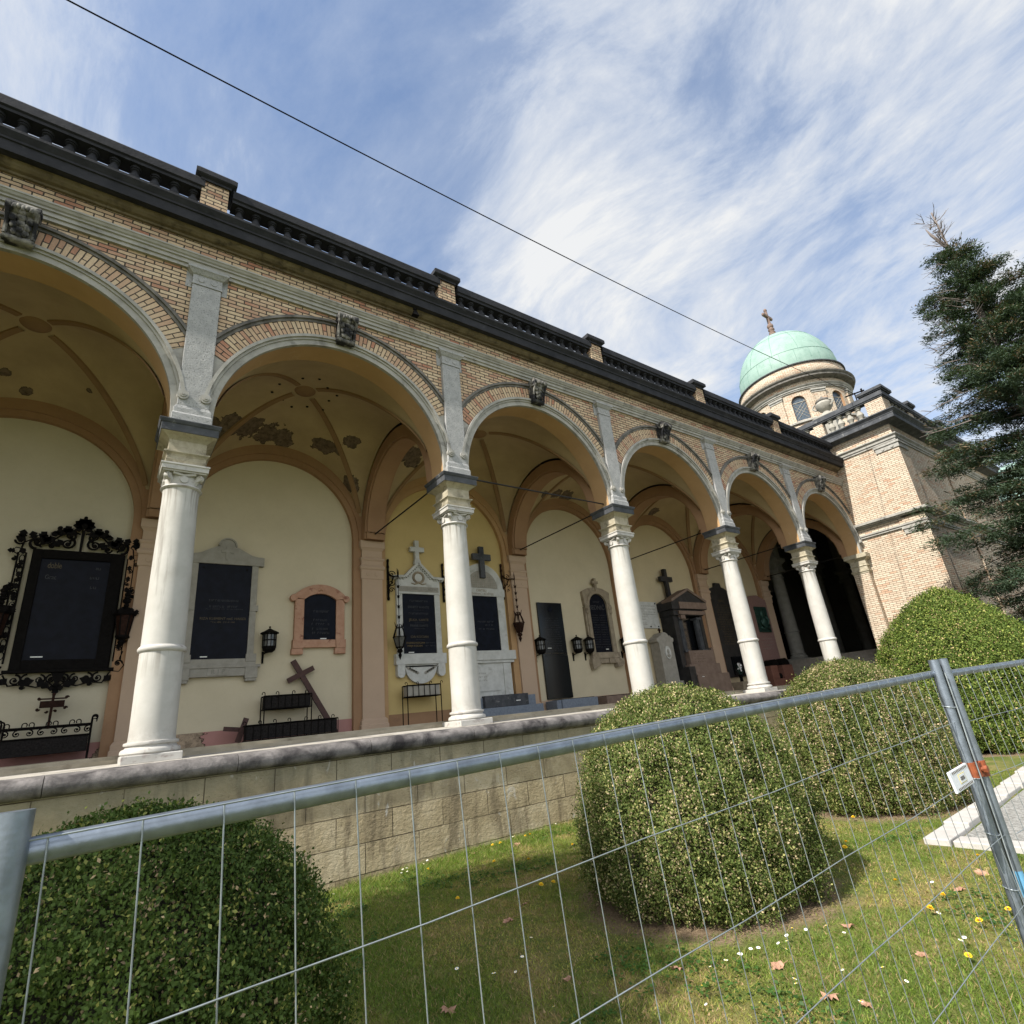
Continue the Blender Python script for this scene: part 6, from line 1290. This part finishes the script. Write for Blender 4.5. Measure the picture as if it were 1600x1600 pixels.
YEL = [(8.45, -1.15), (9.15, -1.88), (9.47, -2.25), (10.37, -0.96), (10.47, -1.0), (9.77, -0.92), (9.88, -0.99), (8.01, -2.77), (8.85, -3.29), (9.0, -3.32), (10.27, -2.27), (13.19, -5.0), (11.88, -5.46), (11.71, -5.53), (10.83, -6.41), (10.64, -6.85), (10.23, -6.87), (10.17, -7.26), (10.54, -7.35), (9.51, -7.34), (11.99, -6.78)]
WHT = [(8.15, -0.96), (8.25, -0.84), (8.3, -0.81), (8.24, -0.99), (8.55, -0.85), (8.69, -0.75), (7.05, -4.42), (7.19, -4.77), (7.36, -4.84), (7.53, -4.69), (7.83, -4.42), (7.2, -5.52), (11.21, -0.78), (10.24, -0.82), (7.15, -1.0), (8.34, -6.03), (8.65, -6.08), (8.75, -6.11), (8.78, -6.16), (8.65, -6.1), (8.44, -6.09), (8.01, -6.18), (7.89, -6.32), (8.98, -6.24), (9.05, -6.26), (9.14, -6.22), (9.24, -6.18), (8.91, -6.3), (9.33, -6.27), (9.48, -6.37), (8.47, -6.6), (8.46, -6.65), (8.81, -6.81), (8.45, -7.05), (8.99, -7.01), (8.9, -7.15), (9.42, -6.53), (10.16, -6.95), (10.92, -6.7), (9.77, -7.26), (9.69, -7.24), (10.09, -7.5)]
LVS = [(11.54, -6.9), (10.98, -6.87), (9.46, -7.06), (8.23, -5.79), (8.5, -6.84), (8.56, -7.04), (9.67, -6.45), (9.39, -0.92), (8.46, -3.5), (10.08, -1.13), (8.04, -3.75), (6.71, -4.86), (8.7, -6.35), (7.6, -5.2)]
def flower(name, label, group, cat, mat, r, dome):
    t = thing(name, label, cat, (0, 0, 0), group); m = MB()
    m.tube([(0, 0, 0), (.004, 0, .035), (0, 0, .055)], .0018, 5); m.build('stem', 'stemgreen', t)
    m = MB(); n = 16 if dome else 13
    for ring, (rr, zz, up) in enumerate(((1, 0, .15), (.72, .004, .45), (.45, .007, .9)) if dome else ((1, 0, .12),)):
        for k in range(n):
            a = 2 * PI * (k + .5 * ring) / n; c, s = math.cos(a), math.sin(a); L_ = r * rr; w = .22 * r
            m.add([(0, 0, .055 + zz), (c * L_ * .7 - s * w, s * L_ * .7 + c * w, .055 + zz + L_ * up * .6), (c * L_, s * L_, .055 + zz + L_ * up), (c * L_ * .7 + s * w, s * L_ * .7 - c * w, .055 + zz + L_ * up * .6)], [(0, 1, 2, 3)])
    m.build('petals', mat, t)
    if not dome: m = MB(); m.ball(0, 0, .057, r * .34, r * .34, r * .2, 8, 5); m.build('centre', 'petaly', t)
    return t
M['stemgreen'] = plain('stem_green', (.06, .12, .025), .7)
def scatter(proto, pts, smin=.85, smax=1.25):
    for k, (x, y) in enumerate(pts):
        o = proto if k == 0 else copy_tree(proto)
        o.location = (x, y, GZ(x) + .002); o.rotation_euler = (random.uniform(-.35, .35), random.uniform(-.35, .35), random.uniform(0, 6.28)); s = random.uniform(smin, smax); o.scale = (s, s, s)
scatter(flower('dandelion', 'yellow dandelion head in the lawn', 'dandelions dotted over the lawn', 'flower', 'petaly', .026, True), YEL)
scatter(flower('daisy', 'small white daisy in the lawn', 'daisies dotted over the lawn', 'flower', 'petalw', .015, False), WHT, .8, 1.3)
def fallen_leaf():
    m = MB(); out = [(0, -.075), (.03, -.05), (.055, -.055), (.045, -.02), (.07, .0), (.04, .02), (.045, .055), (.015, .04), (0, .08), (-.018, .04), (-.05, .05), (-.04, .015), (-.07, -.005), (-.042, -.022), (-.05, -.06), (-.02, -.05)]
    n = len(out); vs = [(0, 0, .028)] + [(x, y, .012 + .02 * math.sin(x * 60) + .25 * abs(x) ** 1.2) for x, y in out]; m.add(vs, [(0, 1 + k, 1 + (k + 1) % n) for k in range(n)]); m.tube([(0, -.07, .02), (.012, -.12, .03)], .0025, 4)
    o = m.build('fallen_leaf', 'dryleaf'); return tag(o, 'dry brown fallen leaf on the lawn', 'leaf', 'dry leaves fallen on the lawn')
scatter(fallen_leaf(), LVS, .55, 1.0)

# ------------------------------------------------------------------ shade tree outside the frame, whose shadow falls across the lawn
SUN_EL, SUN_AZ = R_(45), R_(8)        # elevation; azimuth in front of the facade, seen from the left
def shade_tree(x, y, z0, ch, cr, nleaf, seed):
    rg = np.random.default_rng(seed); t = thing('shade_tree', 'leafy tree left of the lawn, outside the picture, %s' % ('throwing the long lawn shadow' if cr > 1.5 else 'smaller one shading the nearest bush'), 'tree', (x, y, z0))
    m = MB(); m.tube([(x, y, z0 - .2), (x + .1, y, z0 + 2), (x, y + .1, ch), (x, y, ch + 1.6)], [.2, .16, .11, .05], 9); m.build('trunk', 'bark', t)
    bm = MB(); C_ = []
    for i in range(70):
        a = rg.random() * 2 * PI; b = math.asin(rg.random() * 1.7 - .75); rr = cr * (.35 + .65 * rg.random() ** .5); p = np.array([x + rr * math.cos(a) * math.cos(b), y + rr * math.sin(a) * math.cos(b) * .95, ch + 1.15 * rr * math.sin(b)])
        bm.tube([(x, y, ch - .6 + .5 * math.sin(b)), tuple((p + np.array([x, y, ch])) / 2 + .15 * rg.normal(size=3)), tuple(p)], [.05, .03, .01], 4); C_.append(p)
    bm.build('branches', 'bark', t); C_ = np.array(C_); per = nleaf // 70
    P = np.repeat(C_, per, 0) + rg.normal(size=(70 * per, 3)) * .34; u = rg.random((70 * per, 1))
    leafset('crown', 'boxleaf', P, rg.normal(size=P.shape), .10 + .06 * rg.random(70 * per), (np.array([.03, .05, .012]) + u * np.array([.05, .06, .02])).astype('f'), .6, .5, t, (x, y, z0))
sd = (math.cos(SUN_EL) * math.cos(SUN_AZ), math.cos(SUN_EL) * math.sin(SUN_AZ), -math.sin(SUN_EL))
def upsun(x, y, z, d): return (x - sd[0] * d, y - sd[1] * d, z - sd[2] * d)
tx, ty, tz = upsun(7.55, -3.55, -2.0, 12.5); shade_tree(tx, ty, GZ(tx), tz, 1.75, 34000, 5)
tx, ty, tz = upsun(4.95, -5.35, -.75, 9.); shade_tree(tx, ty, GZ(tx), tz, 1.0, 9000, 6)

# ------------------------------------------------------------------ sky, sun, camera
w = bpy.data.worlds.new('World'); SC.world = w; w.use_nodes = True; nt = w.node_tree
bg = nt.nodes['Background']; sky = nd(nt, 'ShaderNodeTexSky', sky_type='NISHITA'); sky.sun_disc = False
sky.sun_elevation = SUN_EL; sky.sun_rotation = math.atan2(-math.cos(SUN_AZ), -math.sin(SUN_AZ)); sky.air_density = 1.0; sky.dust_density = .6; sky.ozone_density = 2.0; sky.altitude = 100
gen = nd(nt, 'ShaderNodeTexCoord').outputs['Generated']; sp = nd(nt, 'ShaderNodeSeparateXYZ'); nt.links.new(gen, sp.inputs[0])
zz = mth(nt, 'ADD', mth(nt, 'MAXIMUM', sp.outputs['Z'], 0.), .10); cb_ = nd(nt, 'ShaderNodeCombineXYZ')
nt.links.new(mth(nt, 'DIVIDE', sp.outputs['X'], zz), cb_.inputs[0]); nt.links.new(mth(nt, 'DIVIDE', sp.outputs['Y'], zz), cb_.inputs[1]); cp = cb_.outputs[0]
def rotv(v, a, s):
    mp = nd(nt, 'ShaderNodeMapping'); nt.links.new(v, mp.inputs[0]); mp.inputs['Rotation'].default_value = (0, 0, a); mp.inputs['Scale'].default_value = s; return mp.outputs[0]
wv = nd(nt, 'ShaderNodeTexNoise'); nt.links.new(cp, wv.inputs['Vector']); wv.inputs['Scale'].default_value = 1.2; wv.inputs['Detail'].default_value = 1.5
wa = nd(nt, 'ShaderNodeVectorMath', operation='MULTIPLY_ADD'); nt.links.new(wv.outputs['Color'], wa.inputs[0]); wa.inputs[1].default_value = (.55, .55, 0); nt.links.new(cp, wa.inputs[2]); wp = wa.outputs[0]
big = noise(nt, rotv(wp, R_(CL_ROT), (1.1, .8, 1)), 1.1, 3, .5)
st = noise(nt, rotv(wp, R_(CL_ROT), (1.8, .9, 1)), 2.0, 8, .64, .2)
fine = noise(nt, rotv(wp, R_(CL_ROT + 8), (2.6, 1.8, 1)), 4.2, 8, .66, .2)
def puff(v, lo, hi):
    q = nd(nt, 'ShaderNodeVectorMath', operation='DOT_PRODUCT'); nt.links.new(gen, q.inputs[0]); q.inputs[1].default_value = Vector(v).normalized()
    return ramp(nt, q.outputs['Value'], [(lo, 0), (hi, 1)], 'EASE')
def wsum(*t):
    r = None
    for w_, v in t: x_ = mth(nt, 'MULTIPLY', v, w_); r = x_ if r is None else mth(nt, 'ADD', r, x_)
    return r
bank = puff((.84, .10, .50), .55, .98)           # a brighter bank over the end of the arcade
dens = wsum((.42, big), (.62, st), (.26, fine), (BANK, bank), (PUFFW, puff(PUFF1, .972, 1.)), (PUFFW * .7, puff(PUFF2, .972, 1.)), (PUFFW * .25, puff(PUFF3, .965, 1.)), (-HOLEW, puff(HOLE1, .95, 1.)), (-HOLEW, puff(HOLE2, .965, 1.)))
mask = ramp(nt, dens, MASK)
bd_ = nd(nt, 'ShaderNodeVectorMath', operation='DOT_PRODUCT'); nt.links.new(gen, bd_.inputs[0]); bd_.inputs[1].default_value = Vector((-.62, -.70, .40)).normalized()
fill_veil = ramp(nt, bd_.outputs['Value'], [(.05, 0), (.75, 1)], 'EASE')      # unseen bright cloud added behind the camera, as fill for the shaded front
mask = mth(nt, 'MAXIMUM', mask, mth(nt, 'MULTIPLY', fill_veil, .9))
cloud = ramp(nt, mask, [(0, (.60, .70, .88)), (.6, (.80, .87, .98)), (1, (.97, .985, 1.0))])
cm = nd(nt, 'ShaderNodeVectorMath', operation='SCALE'); nt.links.new(cloud, cm.inputs[0]); nt.links.new(mth(nt, 'MULTIPLY', mth(nt, 'ADD', mth(nt, 'MULTIPLY', fill_veil, FILL_VEIL), 1.), CL_BR / SKYB), cm.inputs['Scale'])
sk = nd(nt, 'ShaderNodeVectorMath', operation='MULTIPLY'); nt.links.new(sky.outputs[0], sk.inputs[0]); sk.inputs[1].default_value = (1, 1, 1)
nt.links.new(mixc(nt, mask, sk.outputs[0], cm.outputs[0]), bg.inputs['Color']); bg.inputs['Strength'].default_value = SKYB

sl = bpy.data.lights.new('sun', 'SUN'); sl.energy = SUNE; sl.angle = R_(.53); sl.color = (1, .955, .88); so = bpy.data.objects.new('sun', sl); COL.objects.link(so)
so.rotation_euler = Vector(sd).to_track_quat('-Z', 'Y').to_euler()

cam = bpy.data.cameras.new('camera'); co = bpy.data.objects.new('camera', cam); COL.objects.link(co); SC.camera = co
Rm = [(0.80811214, -0.58037513, -0.10059562), (0.12681275, 0.33820091, -0.93249058), (0.57521587, 0.74080014, 0.34690322)]
X_, Y_, Z_ = Vector(Rm[0]), -Vector(Rm[1]), -Vector(Rm[2])
co.matrix_world = Matrix(((X_.x, Y_.x, Z_.x, 4.28048), (X_.y, Y_.y, Z_.y, -9.40395), (X_.z, Y_.z, Z_.z, -0.03444), (0, 0, 0, 1)))
cam.sensor_width = 36; cam.lens = 855.712 / 1600 * 36; cam.clip_start = .05; cam.clip_end = 2000
SC.view_settings.view_transform = 'Standard'; SC.view_settings.look = 'None'; SC.view_settings.exposure = EXPO; SC.view_settings.gamma = 1
try: SC.view_settings.use_curve_mapping = False
except Exception: pass
SC.render.resolution_x = SC.render.resolution_y = 1024
SC.cycles.max_bounces = 8; SC.cycles.diffuse_bounces = 5; SC.cycles.use_denoising = True
